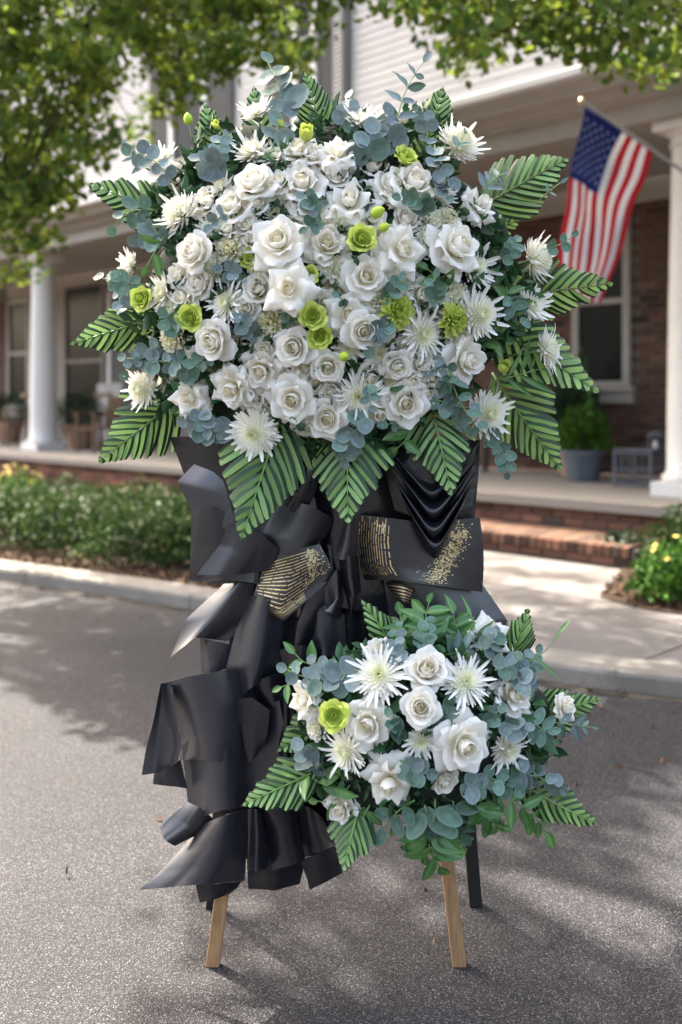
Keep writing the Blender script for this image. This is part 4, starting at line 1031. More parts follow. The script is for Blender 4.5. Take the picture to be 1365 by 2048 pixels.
def frond(label, tip, base, width, n=11, depth=(2.5, 2.45), droop=0.02, ang=48, group=True, wk=1.0):
    """diamond trimmed palm frond; tip/base in photo pixels at the given depths"""
    a, b = P(*base, depth[0]), P(*tip, depth[1]); b = a+(b-a)*1.05; L = (b-a).length; sc_ = L/1.05/math.dist(tip, base)
    t = thing('palm_frond', label, 'palm frond', a, group='trimmed palm fronds of the flower stand')
    X = (b-a).normalized(); vd = (a-Vector((0, 0, CAMH))).normalized(); Zn = (-vd - X*(-vd).dot(X)).normalized(); Yn = Zn.cross(X)
    q = random.Random(len(label)*7+tip[0])
    Rm = Matrix((X, Yn, Zn)).transposed()
    Rm = Rm @ Matrix.Rotation(q.uniform(-.25, .25), 3, 'X')
    t.rotation_mode = 'QUATERNION'; t.rotation_quaternion = Rm.to_quaternion()
    hwid = width/2*sc_
    def rach(s): return Vector((s*L, 0.0, droop*math.sin(math.pi*s)))
    m = MB(); m.tube([rach(k/8) for k in range(9)], [0.0032*(1-.7*k/8) for k in range(9)], 6); m.build('rachis', M['frond_light'], t, smooth=True)
    sp = L*0.99/n
    for k in range(n):
        s = (k+0.35)/n
        for sd in (1, -1):
            # trimmed outline: widens from the base then closes to the tip
            th = R(ang-8*s)
            env = None; lo, hi = 0, L
            for _ in range(18):
                md = (lo+hi)/2; x = s+md*math.cos(th)/L; y = md*math.sin(th)
                lim = hwid*min(1, (0.45+1.5*x))*(1.0 if x < 0.42 else max(0, (1.0-x)/0.58)**0.9)
                if y < lim and x < 1.0: lo = md
                else: hi = md
            l = lo*q.uniform(.95, 1.03)
            if l < 0.006: continue
            wd = sp*math.sin(th)*1.12*wk
            key = (round(l/0.006), round(wd/0.0012), sd)
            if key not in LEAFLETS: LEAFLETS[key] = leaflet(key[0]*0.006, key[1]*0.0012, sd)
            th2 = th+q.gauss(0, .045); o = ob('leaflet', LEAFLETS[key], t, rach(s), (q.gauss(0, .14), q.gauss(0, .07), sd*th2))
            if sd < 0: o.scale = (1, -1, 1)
    return t
UF = 'upper flowers'
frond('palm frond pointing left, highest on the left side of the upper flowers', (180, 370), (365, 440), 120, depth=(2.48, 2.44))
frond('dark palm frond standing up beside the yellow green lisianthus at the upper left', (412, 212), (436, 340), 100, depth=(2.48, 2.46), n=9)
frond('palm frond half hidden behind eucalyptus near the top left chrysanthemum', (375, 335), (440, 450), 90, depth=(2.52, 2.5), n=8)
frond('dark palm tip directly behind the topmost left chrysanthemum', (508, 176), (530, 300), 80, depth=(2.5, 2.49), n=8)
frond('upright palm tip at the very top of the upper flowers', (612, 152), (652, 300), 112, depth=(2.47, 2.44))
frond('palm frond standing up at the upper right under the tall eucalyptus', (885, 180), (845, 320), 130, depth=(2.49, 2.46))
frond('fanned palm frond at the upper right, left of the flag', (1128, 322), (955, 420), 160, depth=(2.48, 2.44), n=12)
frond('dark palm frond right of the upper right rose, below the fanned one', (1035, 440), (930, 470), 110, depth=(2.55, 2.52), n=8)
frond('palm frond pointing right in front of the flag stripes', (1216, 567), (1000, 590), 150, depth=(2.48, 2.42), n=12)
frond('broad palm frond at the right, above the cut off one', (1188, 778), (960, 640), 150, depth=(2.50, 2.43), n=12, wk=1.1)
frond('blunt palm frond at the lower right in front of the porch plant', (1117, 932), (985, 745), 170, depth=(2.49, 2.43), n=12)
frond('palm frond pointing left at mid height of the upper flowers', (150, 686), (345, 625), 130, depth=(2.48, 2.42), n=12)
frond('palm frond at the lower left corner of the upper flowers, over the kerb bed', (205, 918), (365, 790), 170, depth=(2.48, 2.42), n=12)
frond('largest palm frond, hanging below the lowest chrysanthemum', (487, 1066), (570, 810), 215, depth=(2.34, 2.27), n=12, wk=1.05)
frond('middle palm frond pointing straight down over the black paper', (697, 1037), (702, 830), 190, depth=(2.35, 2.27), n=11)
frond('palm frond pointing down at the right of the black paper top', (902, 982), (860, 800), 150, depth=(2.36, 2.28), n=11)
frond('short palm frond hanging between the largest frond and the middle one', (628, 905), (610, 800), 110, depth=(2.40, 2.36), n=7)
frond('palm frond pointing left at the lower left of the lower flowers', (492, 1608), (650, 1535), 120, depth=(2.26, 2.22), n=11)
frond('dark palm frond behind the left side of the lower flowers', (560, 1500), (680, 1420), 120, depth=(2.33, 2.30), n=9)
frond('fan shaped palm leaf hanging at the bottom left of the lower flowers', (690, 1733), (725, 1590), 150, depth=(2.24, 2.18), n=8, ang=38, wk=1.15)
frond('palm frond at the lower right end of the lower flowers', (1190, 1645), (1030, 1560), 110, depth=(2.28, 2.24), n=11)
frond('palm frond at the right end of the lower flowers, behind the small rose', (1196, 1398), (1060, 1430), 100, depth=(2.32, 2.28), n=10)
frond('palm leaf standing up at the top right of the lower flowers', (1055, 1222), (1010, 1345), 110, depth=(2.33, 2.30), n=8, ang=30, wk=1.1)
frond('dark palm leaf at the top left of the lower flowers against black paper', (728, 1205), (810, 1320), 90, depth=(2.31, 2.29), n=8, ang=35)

# ------------------------------------------------------------------ eucalyptus and other leafy sprigs
def round_leaf(m_, asp, name='leaf', curl=0.12):
    V, F, A = [(0, 0, 0)], [], [0.9]; n = 12
    for rr in (0.55, 1.0):
        for k in range(n):
            a = 2*math.pi*k/n; x = 0.5-0.5*math.cos(a)*1.0; y = 0.5*asp*math.sin(a)*(1+0.12*math.cos(a))
            cx_ = 0.5; x = cx_+(x-cx_)*rr; y *= rr
            V.append((x, y, abs(y)*.30+curl*((x-.5)**2*2.2) + 0.02*math.sin(3*a+1)*rr)); A.append(0.15 if rr < 1 else 0.75)
    V[0] = (0.5, 0, 0); 
    F = [(0, 1+k, 1+(k+1) % n) for k in range(n)]+[(1+k, 1+n+k, 1+n+(k+1) % n, 1+(k+1) % n) for k in range(n)]
    return mesh_np(name, V, F, True, [m_], None, {'cream': A})
def long_leaf(m_, asp, name='leaf'):
    V, F, A = [], [], []; n = 6
    for i in range(n+1):
        t = i/n; h = asp*0.5*(math.sin(math.pi*t**0.8))**0.85 if 0 < t < 1 else 0.006
        for j, s in enumerate((-1, -.5, 0, .5, 1)): V.append((t, h*s, abs(s)*h*0.45-0.16*t*t+.02*math.sin(9*t+s))); A.append(.9 if j == 2 else .12)
    for i in range(n):
        for j in range(4): b = i*5+j; F.append((b, b+5, b+6, b+1))
    return mesh_np(name, V, F, True, [m_], None, {'cream': A})
LV = {'b': round_leaf(M['euc_blue'], .92), 'g': round_leaf(M['euc_green'], .86), 'o': round_leaf(M['euc_green'], .58), 'n': long_leaf(M['euc_blue'], .42), 'f': long_leaf(M['leaf_green'], .46), 'd': long_leaf(M['leaf_green'], .30), 't': long_leaf(M['leaf_green'], .16)}
NS = 0
def sprig(arr, k, base, tip, ld, label, n=5, dz=0.03, single=False, spread=62):
    """stem with paired leaves from base to tip (photo pixels); ld = leaf size in pixels"""
    global NS; NS += 1; q = random.Random(NS*17)
    pa, na, Ya = place(arr, *base, dz-.03); pb, nb, Yb = place(arr, *tip, dz)
    name, cat = ('eucalyptus_sprig', 'eucalyptus') if k in 'bgon' else ('leafy_sprig', 'leaves')
    t = thing(name, label, cat, pa, group='eucalyptus sprigs of the flower stand' if k in 'bgon' else 'green leafy sprigs of the flower stand')
    D = pb-pa; bow = Vector((D.z, 0, -D.x))*q.uniform(-.16, .16) + Vector((0, -0.012, 0))
    def c(s): return D*s + bow*math.sin(math.pi*s)
    m = MB(); m.tube([c(i/6) for i in range(7)], [.0022-.0012*i/6 for i in range(7)], 6); m.build('stem', M['stem'], t, smooth=True)
    view = (Vector((0, 0, CAMH))-pa).normalized()
    for i in range(n):
        s = (i+.6)/n; sz = ld/FPX*Ya*(.80 if k in 'bg' else .95)*(1.0-.45*max(0, s-.4))*q.uniform(.72, 1.15)
        tg = (c(min(1, s+.05))-c(max(0, s-.05))).normalized()
        for sd in ((1, -1) if i < n-1 else (0,)):
            if single and sd == -1 and i % 2: continue
            if single and sd == 1 and not i % 2 and i < n-1: continue
            up = (view+Vector((q.uniform(-.9, .9), q.uniform(-.4, .4), q.uniform(-.5, .9)))+nb*.35).normalized()
            ax = Quaternion(view, R(spread+q.uniform(-18, 18))*sd) @ tg
            ax = (ax+Vector((0, q.uniform(-.5, .25), 0))).normalized()
            up = (up-ax*up.dot(ax)).normalized()
            o = ob('leaf', LV[k], t, c(s)); o.rotation_mode = 'QUATERNION'
            o.rotation_quaternion = Matrix((ax, up.cross(ax), up)).transposed().to_quaternion(); o.scale = (sz, sz, sz)
    return t
SP = [
 (U,'b',(585,235),(533,118),66,'tall blue eucalyptus sprig with large round leaves, highest at the top left',4),
 (U,'b',(545,300),(575,190),56,'blue eucalyptus sprig between the top left chrysanthemum and the upright palm tip',4),
 (U,'n',(790,290),(854,116),48,'tall eucalyptus sprig, highest at the top right, against the white siding',6),
 (U,'b',(680,260),(700,190),36,'blue eucalyptus sprig behind the top chrysanthemum facing up',4),
 (U,'b',(745,330),(742,262),62,'large dark blue eucalyptus leaves under the top chrysanthemum facing up',3),
 (U,'b',(800,310),(775,225),46,'blue eucalyptus sprig left of the upper right palm frond',5),
 (U,'b',(850,300),(830,215),34,'blue green eucalyptus below the tall top right sprig',4),
 (U,'n',(905,310),(932,258),32,'single leaved eucalyptus tip across the upper right chrysanthemum',2,.08),
 (U,'b',(870,290),(905,365),50,'blue eucalyptus hanging under the upper right chrysanthemum',4,.06),
 (U,'b',(880,350),(900,400),42,'blue eucalyptus leaves left of the right rim rose',3,.04),
 (U,'n',(965,385),(1010,345),42,'grey green eucalyptus in front of the fanned palm frond',4,.03),
 (U,'b',(460,340),(395,320),46,'blue eucalyptus sprig left of the upper left cupped rose',5),
 (U,'b',(440,330),(450,268),36,'blue eucalyptus leaves under the small yellow green lisianthus',4),
 (U,'b',(350,370),(258,300),44,'blue eucalyptus in front of the top left chrysanthemum, over the frond',5,.04),
 (U,'n',(300,340),(250,290),30,'narrow eucalyptus tip farthest up at the left rim',3,.04),
 (U,'g',(310,420),(225,462),46,'pale edged eucalyptus leaves under the top left palm frond',4),
 (U,'b',(340,480),(280,478),48,'blue green eucalyptus left of the round open rose',4,.01),
 (U,'f',(330,470),(290,540),56,'bright green leaves left of the round open rose',3,.03),
 (U,'b',(455,430),(420,455),42,'two tone eucalyptus sprig over the round open rose',3,.08),
 (U,'g',(290,570),(200,555),40,'blue green eucalyptus rosette at the left rim',5,.03),
 (U,'b',(270,620),(235,590),34,'eucalyptus leaves between the left rim rosette and the lime lisianthus',3,.03),
 (U,'g',(360,670),(330,630),38,'green eucalyptus leaves between the two left lime lisianthus',3,.05),
 (U,'b',(400,730),(245,715),48,'wide blue eucalyptus sprig above the lower left chrysanthemum',7,.03),
 (U,'b',(330,690),(250,750),36,'blue eucalyptus drooping over the lower left palm frond base',5,.02),
 (U,'g',(430,700),(370,745),42,'green eucalyptus above the lower left rose',4,.03),
 (U,'b',(470,860),(370,845),46,'blue eucalyptus row under the lower left rose',6,.05),
 (U,'b',(400,815),(440,870),36,'blue eucalyptus left of the lowest chrysanthemum',4,.05),
 (U,'b',(560,345),(520,320),32,'blue eucalyptus leaves behind the upper left cupped rose',3,-.01),
 (U,'b',(640,430),(605,395),38,'blue eucalyptus sprig over the lower edge of the upper middle rose',4,.08),
 (U,'g',(650,445),(610,460),34,'green eucalyptus leaves above the ruffled rose at the centre',3,.05),
 (U,'g',(860,430),(795,395),44,'large grey green eucalyptus under the wide upper right rose',5,.08),
 (U,'b',(500,560),(440,540),32,'dark eucalyptus leaves under the cream carnation at the left',4,.02),
 (U,'b',(520,680),(480,640),42,'blue eucalyptus leaves between the spider chrysanthemum and cream carnation',4,.02),
 (U,'g',(590,650),(560,622),28,'small green eucalyptus leaves under the central star rose',3,.04),
 (U,'g',(690,620),(672,590),28,'small green eucalyptus near the central cream carnation',2,.04),
 (U,'g',(760,600),(805,555),38,'dark green eucalyptus leaves under the pointed rose at the right',4,.04),
 (U,'g',(880,610),(872,548),38,'green eucalyptus rosette under the large right rose',4,.07),
 (U,'f',(900,580),(850,535),50,'dark green leaves under the large right rose',3,.01),
 (U,'b',(790,640),(742,700),40,'pale blue eucalyptus at the right of the golden hearted rose',4,.05),
 (U,'b',(860,700),(880,765),42,'dark blue eucalyptus left of the lower right rose',5,.01),
 (U,'g',(900,790),(905,735),36,'green eucalyptus leaves in front of the lower right rose',3,.07),
 (U,'b',(860,790),(945,815),42,'blue green eucalyptus left of the lower right chrysanthemum',5,.03),
 (U,'o',(895,740),(985,890),40,'long eucalyptus stem crossing the lower right chrysanthemum',5,.08),
 (U,'g',(965,860),(1015,952),34,'eucalyptus sprig trailing lowest at the right',6,.06),
 (U,'g',(900,850),(950,860),36,'green eucalyptus under the lower right chrysanthemum',3,.06),
 (U,'b',(735,770),(745,815),36,'blue eucalyptus across the bottom row chrysanthemum',3,.08),
 (U,'b',(740,830),(690,925),44,'blue eucalyptus trailing down over the middle palm frond',7,.06),
 (U,'g',(610,860),(590,845),32,'small eucalyptus leaves between the two bottom row roses',3,.04),
 (U,'g',(830,840),(770,850),34,'dark eucalyptus leaves below the bottom right rose',4,.02),
 (U,'g',(1000,520),(1035,480),34,'green eucalyptus between the large right rose and the flag chrysanthemum',4),
 (U,'g',(1080,500),(1152,466),28,'small eucalyptus tip in front of the flag',3,.03),
 (U,'o',(1020,590),(1045,640),34,'green eucalyptus leaves behind the thin right chrysanthemum',4,.02),
 (U,'n',(1080,400),(1130,360),26,'thin curled leaf beyond the tip of the fanned palm frond',2,.02),
 (U,'f',(600,300),(560,330),50,'fine green leaves between the lime bud and the upper middle rose',4,-.02),
 (U,'f',(1000,640),(1010,560),50,'dark green leaves right of the big round chrysanthemum',4,-.01),
 (U,'f',(960,690),(1010,680),60,'long dark green leaves above the closed lisianthus at the right',4,-.02),
 (U,'f',(640,760),(622,725),46,'green leaf between the two small round roses at the bottom',2,.02),
 (U,'f',(820,850),(790,900),56,'broad green leaves hanging beside the right hanging frond',3,.02),
 (U,'t',(1000,760),(1090,735),80,'narrow green blades under the closed lisianthus',4,.0),
 # lower arrangement
 (Lw,'b',(800,1330),(800,1248),36,'blue green eucalyptus standing at the top left of the lower flowers',5,.04),
 (Lw,'g',(850,1300),(862,1240),34,'eucalyptus rising in the top middle of the lower flowers',4,.03),
 (Lw,'f',(860,1290),(860,1200),62,'bright green leaves topmost in the lower flowers',5,-.03),
 (Lw,'f',(830,1290),(800,1225),60,'dark green leaves left of the topmost leaves of the lower flowers',5,-.04),
 (Lw,'f',(920,1280),(905,1225),60,'dark green leaves right of the topmost leaves of the lower flowers',5,-.04),
 (Lw,'t',(950,1290),(938,1222),70,'upright green blade left of the top right rose',2,-.01),
 (Lw,'n',(890,1310),(950,1290),46,'long grey green eucalyptus leaves left of the top right rose',4,.0),
 (Lw,'b',(960,1300),(992,1262),40,'blue eucalyptus leaves across the top right rose of the lower flowers',4,.06),
 (Lw,'b',(990,1340),(1055,1310),42,'round blue eucalyptus leaves at the upper right of the lower flowers',5,.05),
 (Lw,'b',(1020,1360),(1065,1365),44,'blue eucalyptus right of the creamy white lower rose',4,.04),
 (Lw,'g',(1050,1350),(1075,1300),30,'dark green eucalyptus behind the upper right round leaves',4,-.01),
 (Lw,'t',(1040,1330),(1122,1262),90,'single pale green blade pointing up at the right of the lower flowers',2,.0),
 (Lw,'b',(720,1340),(565,1335),48,'wide blue green eucalyptus sprig at the upper left of the lower flowers',7,.04),
 (Lw,'b',(700,1380),(625,1320),40,'blue green eucalyptus above the left rim rose of the lower flowers',5,.03),
 (Lw,'f',(640,1330),(585,1300),46,'green leaves at the upper left tip of the lower flowers',3,-.01),
 (Lw,'f',(600,1360),(560,1375),44,'green leaves left of the left rim rose',3,-.01),
 (Lw,'b',(650,1540),(600,1495),44,'blue eucalyptus left of the lower left spider chrysanthemum',5,.03),
 (Lw,'g',(800,1480),(780,1430),42,'grey green eucalyptus between the two middle roses of the lower flowers',5,.04),
 (Lw,'g',(880,1470),(895,1410),42,'green eucalyptus between the round middle rose and the spider chrysanthemum',5,.02),
 (Lw,'g',(960,1450),(1000,1420),40,'dark green eucalyptus above the largest lower rose',4,.02),
 (Lw,'b',(1010,1440),(1052,1455),38,'blue eucalyptus under the creamy white lower rose',4,.04),
 (Lw,'o',(1040,1440),(1110,1480),38,'green eucalyptus drooping under the small far right rose',5,.02),
 (Lw,'n',(1110,1445),(1190,1455),38,'pale blue leaf tips farthest right in the lower flowers',4,.02),
 (Lw,'b',(800,1520),(858,1548),44,'blue eucalyptus above the small cupped lower rose',4,.05),
 (Lw,'b',(920,1560),(985,1575),42,'blue eucalyptus right of the small cupped lower rose',4,.03),
 (Lw,'g',(960,1550),(1035,1580),42,'round green eucalyptus leaves under the largest lower rose',4,.04),
 (Lw,'b',(1020,1540),(1125,1580),42,'pale eucalyptus reaching right at the lower right of the lower flowers',6,.03),
 (Lw,'f',(980,1590),(1095,1670),62,'dark green leaves pointing down right under the lower flowers',6,.0),
 (Lw,'f',(930,1570),(1000,1650),66,'broad green leaves below the largest lower rose',4,.02),
 (Lw,'f',(600,1540),(680,1580),70,'glossy bright green leaves left of the bottom star shaped rose',3,.0),
 (Lw,'f',(700,1570),(625,1600),58,'lime green leaves above the lowest left rose',3,.01),
 (Lw,'o',(830,1600),(765,1665),58,'round green leaves under the bottom star shaped rose',3,.04),
 (Lw,'o',(850,1610),(835,1680),60,'large oval pale green leaves at the bottom middle of the lower flowers',3,.05),
 (Lw,'o',(870,1600),(885,1670),60,'large oval green leaves right of the bottom middle',3,.05),
 (Lw,'f',(870,1630),(884,1738),92,'pointed dark green leaves hanging lowest, over the right wooden leg',5,.02),
 (Lw,'f',(858,1600),(862,1690),70,'dark green leaves hanging beside the large oval leaves',5,.01),
 (Lw,'f',(790,1620),(808,1700),44,'small pale green leaves hanging at the bottom left middle',3,.03),
 (Lw,'f',(740,1610),(730,1670),52,'small green leaves between the hanging fan palm leaf and the round leaves',4,.02),
 (Lw,'o',(905,1600),(930,1668),52,'oval green leaves right of the lowest hanging leaves',4,.03),
 (Lw,'f',(960,1600),(1010,1655),56,'green leaves pointing down between the oval leaves and the right palm frond',5,.02),
 (Lw,'f',(840,1620),(850,1715),64,'dark green leaves hanging left of the lowest leaves',4,.01),
 (Lw,'f',(900,1620),(925,1700),56,'dark leaves in front of the black rear leg',4,.0),
]
for row in SP:
    sprig(*row[:6], n=row[6], dz=row[7] if len(row) > 7 else .03, single=(row[1] in 'ft' and row[6] < 4))

# dense filler leaves and the foam the stems stand in
def filler(arr, n, name, label, seed, k=0.86):
    cx, cy, a, b, Y0, bul = ARR[arr]; rg = np.random.default_rng(seed); pts = []
    while len(pts) < n:
        x, y = rg.uniform(-1, 1, 2); r_ = x*x+y*y
        if r_ > 1: continue
        ang = math.atan2(y, x); lim = k*(1+.10*math.sin(5*ang+1)+.06*math.sin(11*ang))
        if math.sqrt(r_) > lim: continue
        Y = Y0-bul*math.sqrt(max(0, 1-r_))+rg.uniform(.0, .07)
        pts.append(P(cx+x*a, cy+y*b, Y))
    tag(ob(name, leaf_mesh(name, pts, 0.036, M['fill'], seed, flat=0, aspect=0.5)), label, 'greenery', kind='stuff')
filler(U, 4200, 'filler_leaves', 'small dark green leaves filling the gaps between the upper flowers', 71)
filler(Lw, 2200, 'filler_leaves', 'small dark green leaves filling the gaps between the lower flowers', 72, .8)
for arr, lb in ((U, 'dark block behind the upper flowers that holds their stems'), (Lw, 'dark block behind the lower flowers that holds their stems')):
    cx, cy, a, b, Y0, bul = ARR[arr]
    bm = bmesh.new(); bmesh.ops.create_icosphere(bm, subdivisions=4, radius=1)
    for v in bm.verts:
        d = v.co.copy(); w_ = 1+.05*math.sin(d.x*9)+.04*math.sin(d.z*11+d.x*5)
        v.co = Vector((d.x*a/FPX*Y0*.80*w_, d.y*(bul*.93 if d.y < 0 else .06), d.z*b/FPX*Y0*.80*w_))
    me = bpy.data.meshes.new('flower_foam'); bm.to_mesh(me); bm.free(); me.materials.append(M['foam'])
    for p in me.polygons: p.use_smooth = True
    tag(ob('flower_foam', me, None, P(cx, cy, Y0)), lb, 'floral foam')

# ------------------------------------------------------------------ easel
es = thing('easel', 'wooden easel stand with two pale front legs and black rear legs on the asphalt', 'easel', (0, 2.5, 0))
def leg(a, b, wx, wy, m_, lb):
    a, b = Vector(a)-Vector((0, 2.5, 0)), Vector(b)-Vector((0, 2.5, 0)); d = (b-a)
    m = MB(); x, y = wx/2, wy/2
    m.add([(a.x-x, a.y-y, a.z), (a.x+x, a.y-y, a.z), (a.x+x, a.y+y, a.z), (a.x-x, a.y+y, a.z), (b.x-x, b.y-y, b.z), (b.x+x, b.y-y, b.z), (b.x+x, b.y+y, b.z), (b.x-x, b.y+y, b.z)],
          [(0, 3, 2, 1), (4, 5, 6, 7), (0, 1, 5, 4), (1, 2, 6, 5), (2, 3, 7, 6), (3, 0, 4, 7)])
    m.build('leg', m_, es, bevel=0.002, label=lb)
fy = 2.405
leg(((426-CX)/FPX*fy, fy, .0), ((560-CX)/FPX*2.56, 2.56, 1.25), .033, .020, M['wood'], 'pale wooden front leg under the black paper')
leg(((919-CX)/FPX*fy, fy, .0), ((800-CX)/FPX*2.56, 2.56, 1.25), .033, .020, M['wood'], 'pale wooden front leg under the lower flowers')
leg((P(952, 1808, 2.69).x, 2.69, .0), (P(880, 1200, 2.62).x, 2.60, 1.15), .034, .024, M['black_wood'], 'black rear leg at the right')
leg((P(424, 1815, 2.68).x, 2.68, .0), (P(500, 1200, 2.62).x, 2.60, 1.15), .030, .024, M['black_wood'], 'black rear leg at the left')
m = MB(); m.box(-.30, .27, .05, .075, .75, .80); m.build('crossbar', M['black_wood'], es)

# ------------------------------------------------------------------ black wrapping paper: sheet after sheet
pw = thing('black_paper_wrap', 'folded black wrapping paper with gold print, draped below the upper flowers', 'wrapping paper', (0, 2.4, 0))
SHEETS = {}
PLQ = []
class PaperSurf(Surf):
    """paper: nearly straight edges between the control points, smooth bending in depth"""
    def __init__(s, grid):
        s.pl = PLQ.pop(0) if PLQ else (0, 1, 0, 0); s.p = grid; s.nr, s.nc = len(grid), len(grid[0]); s.g = [[Vector(q) for q in r] for r in grid]
    def __call__(s, a, b):
        k = Surf.__call__(s, a, b); x = a*(s.nr-1); y = b*(s.nc-1); i = min(int(x), s.nr-2); j = min(int(y), s.nc-2); tx, ty = x-i, y-j
        l = (s.g[i][j]*(1-tx)+s.g[i+1][j]*tx)*(1-ty)+(s.g[i][j+1]*(1-tx)+s.g[i+1][j+1]*tx)*ty
        v = l*.9+k*.1
        g, nr, nc = s.g, s.nr-1, s.nc-1
        res = [sum(g[r][c].z for r in range(nr+1))/(nr+1) for c in range(nc+1)]
        rb = catmull(*[res[c] if 0 <= c <= nc else (2*res[0]-res[1] if c < 0 else 2*res[nc]-res[nc-1]) for c in (j-1, j, j+1, j+2)], ty)
        row = lambda r, c: sum(g[r][q].z for q in range(nc+1))/(nc+1)
        mid = sum(row(r, 0) for r in range(nr+1))/(nr+1)
        tri = lambda t_: abs((t_ % 2)-1)*2-1
        dep = mid+(rb-mid)*1.65+(row(0, 0)*(1-a)+row(nr, 0)*a-mid)*.8 + s.pl[0]*(.25+.75*a)*tri(b*s.pl[1]+s.pl[2]+a*s.pl[3])
        return P(v.x, v.y, 2.40-dep*.8/100)
def sheet(grid, m_='paper', label=None, name='paper_sheet', wr=0.004, seed=0, nr=24, nc=28, key=None, pleat=None):
    """grid rows of (px, py, cm nearer (+) than 2.40 m)"""
    qq = random.Random(len(SHEETS)*5+seed); wpx = abs(grid[-1][-1][0]-grid[-1][0][0])+abs(grid[-1][-1][1]-grid[-1][0][1])
    PLQ.append((min(1.0, wpx/150)*(pleat if pleat is not None else 1), qq.uniform(1.4, 2.6)*max(1, wpx/170), qq.uniform(0, 2), qq.uniform(-.5, .5)))
    s = PaperSurf(grid) if name != 'draped_fold' else Surf([[P(a, b, 2.40-c/100) for a, b, c in row] for row in grid], world=False)
    q = random.Random(seed+len(SHEETS)*13); p1, p2, p3 = q.uniform(0, 6), q.uniform(0, 6), q.uniform(2, 4)
    def fn(a, b):
        n = s.normal(a, b)
        return s(a, b) + n*wr*.5*(math.sin(b*6+a*1.5+p1)+.5*math.sin(b*13-a*2.5+p2)+.25*math.sin(a*p3*3+p2))*.5
    off = Vector((0, 2.4, 0)); th_ = .0009
    V0 = [fn(i/nr, j/nc)-off for i in range(nr+1) for j in range(nc+1)]; N_ = len(V0)
    V1 = [v-s.normal(k//(nc+1)/nr, (k % (nc+1))/nc)*th_ for k, v in enumerate(V0)]
    F = [(i*(nc+1)+j, i*(nc+1)+j+1, (i+1)*(nc+1)+j+1, (i+1)*(nc+1)+j) for i in range(nr) for j in range(nc)]
    F += [tuple(N_+k for k in reversed(f_)) for f_ in F]
    rim = [j for j in range(nc+1)]+[i*(nc+1)+nc for i in range(1, nr+1)]+[nr*(nc+1)+j for j in range(nc-1, -1, -1)]+[i*(nc+1) for i in range(nr-1, 0, -1)]
    V = V0+V1; b_ = len(V); V += [V0[k] for k in rim]+[V1[k] for k in rim]; R_ = len(rim)
    F += [(b_+k, b_+(k+1) % R_, b_+R_+(k+1) % R_, b_+R_+k) for k in range(R_)]
    o = ob(name, mesh_np(name, V, F, True, [M[m_]]), pw, label=label)
    SHEETS[key or len(SHEETS)] = (fn, s, o); return o
# back layers
sheet([[(338,875,-4),(450,870,2),(560,880,-2),(700,885,3),(840,880,-2),(962,880,-4)],[(372,960,-5),(470,960,3),(570,970,-3),(700,970,3),(850,960,-3),(958,950,-5)],
       [(384,1060,-4),(480,1070,2),(590,1070,-4),(700,1080,3),(850,1060,-2),(950,1040,-4)],[(380,1158,-3),(490,1160,3),(600,1200,-2),(710,1220,2),(830,1240,-2),(965,1180,-4)]], 'satin', 'black backing sheet under the upper flowers', wr=.008, nr=24, nc=36)
sheet([[(470,1150,-3),(560,1150,0),(640,1150,-4),(700,1150,1),(760,1150,-3)],[(480,1300,-4),(560,1300,1),(630,1300,-5),(700,1300,0),(770,1300,-4)],
       [(440,1480,-4),(540,1480,1),(620,1480,-4),(690,1480,-1),(760,1480,-5)],[(420,1700,-4),(500,1720,0),(580,1720,-4),(650,1700,-2),(700,1690,-5)]], 'satin', 'black sheet hanging behind the folds', wr=.006, nr=30, nc=24)
sheet([[(690,1150,-3),(800,1160,0),(965,1168,-2)],[(700,1230,-1),(840,1230,4),(1016,1242,-1)],[(720,1330,-3),(860,1330,1),(1005,1330,-4)]], 'paper_grey', 'wide charcoal sheet with a rounded right edge, behind the lower flowers')
# left upper group
sheet([[(384,1010,1),(430,1015,3),(540,1060,2)],[(382,1090,1),(440,1090,5),(530,1110,3)],[(378,1160,0),(430,1168,3),(500,1165,2)]], 'paper', seed=2)
sheet([[(432,885,0),(500,900,2),(600,960,1),(650,1020,0)],[(356,962,-1),(440,980,4),(560,1040,5),(655,1060,2)],[(384,1022,1),(470,1075,5),(540,1100,6),(640,1085,4)],[(440,1045,3),(500,1095,5),(575,1133,6),(612,1100,5)]], 'paper_grey', 'charcoal sheet at the upper left, folded under the largest palm frond', wr=.005)
sheet([[(560,1000,5),(620,1010,7),(672,1040,4)],[(520,1075,6),(600,1080,9),(650,1075,6)],[(545,1110,6),(580,1135,8),(625,1095,6)]], 'paper')
sheet([[(386,1150,2),(440,1095,5),(520,1082,5)],[(400,1160,5),(450,1125,8),(515,1120,7)],[(408,1165,4),(450,1160,7),(508,1166,5)]], 'paper', 'glossy rolled black loop at the left', wr=.002)
sheet([[(452,1165,2),(480,1165,4),(508,1168,3)],[(372,1240,1),(440,1230,5),(502,1240,3)],[(342,1315,0),(390,1275,3),(455,1282,4),][:3]], 'paper', 'pointed black paper tail at the left', wr=.003, seed=9)
sheet([[(400,1275,1),(430,1282,3),(468,1290,2)],[(402,1310,1),(430,1315,4),(462,1315,2)],[(404,1345,1),(430,1346,3),(458,1335,2)]], 'paper_grey', wr=.003)
sheet([[(500,1190,4),(530,1195,7),(566,1230,4)],[(470,1270,5),(520,1270,9),(560,1290,5)],[(452,1340,5),(505,1330,9),(550,1330,5)],[(476,1400,5),(500,1378,7),(532,1358,5)]], 'paper_grey', 'long charcoal paper tongue in the middle left', wr=.002)
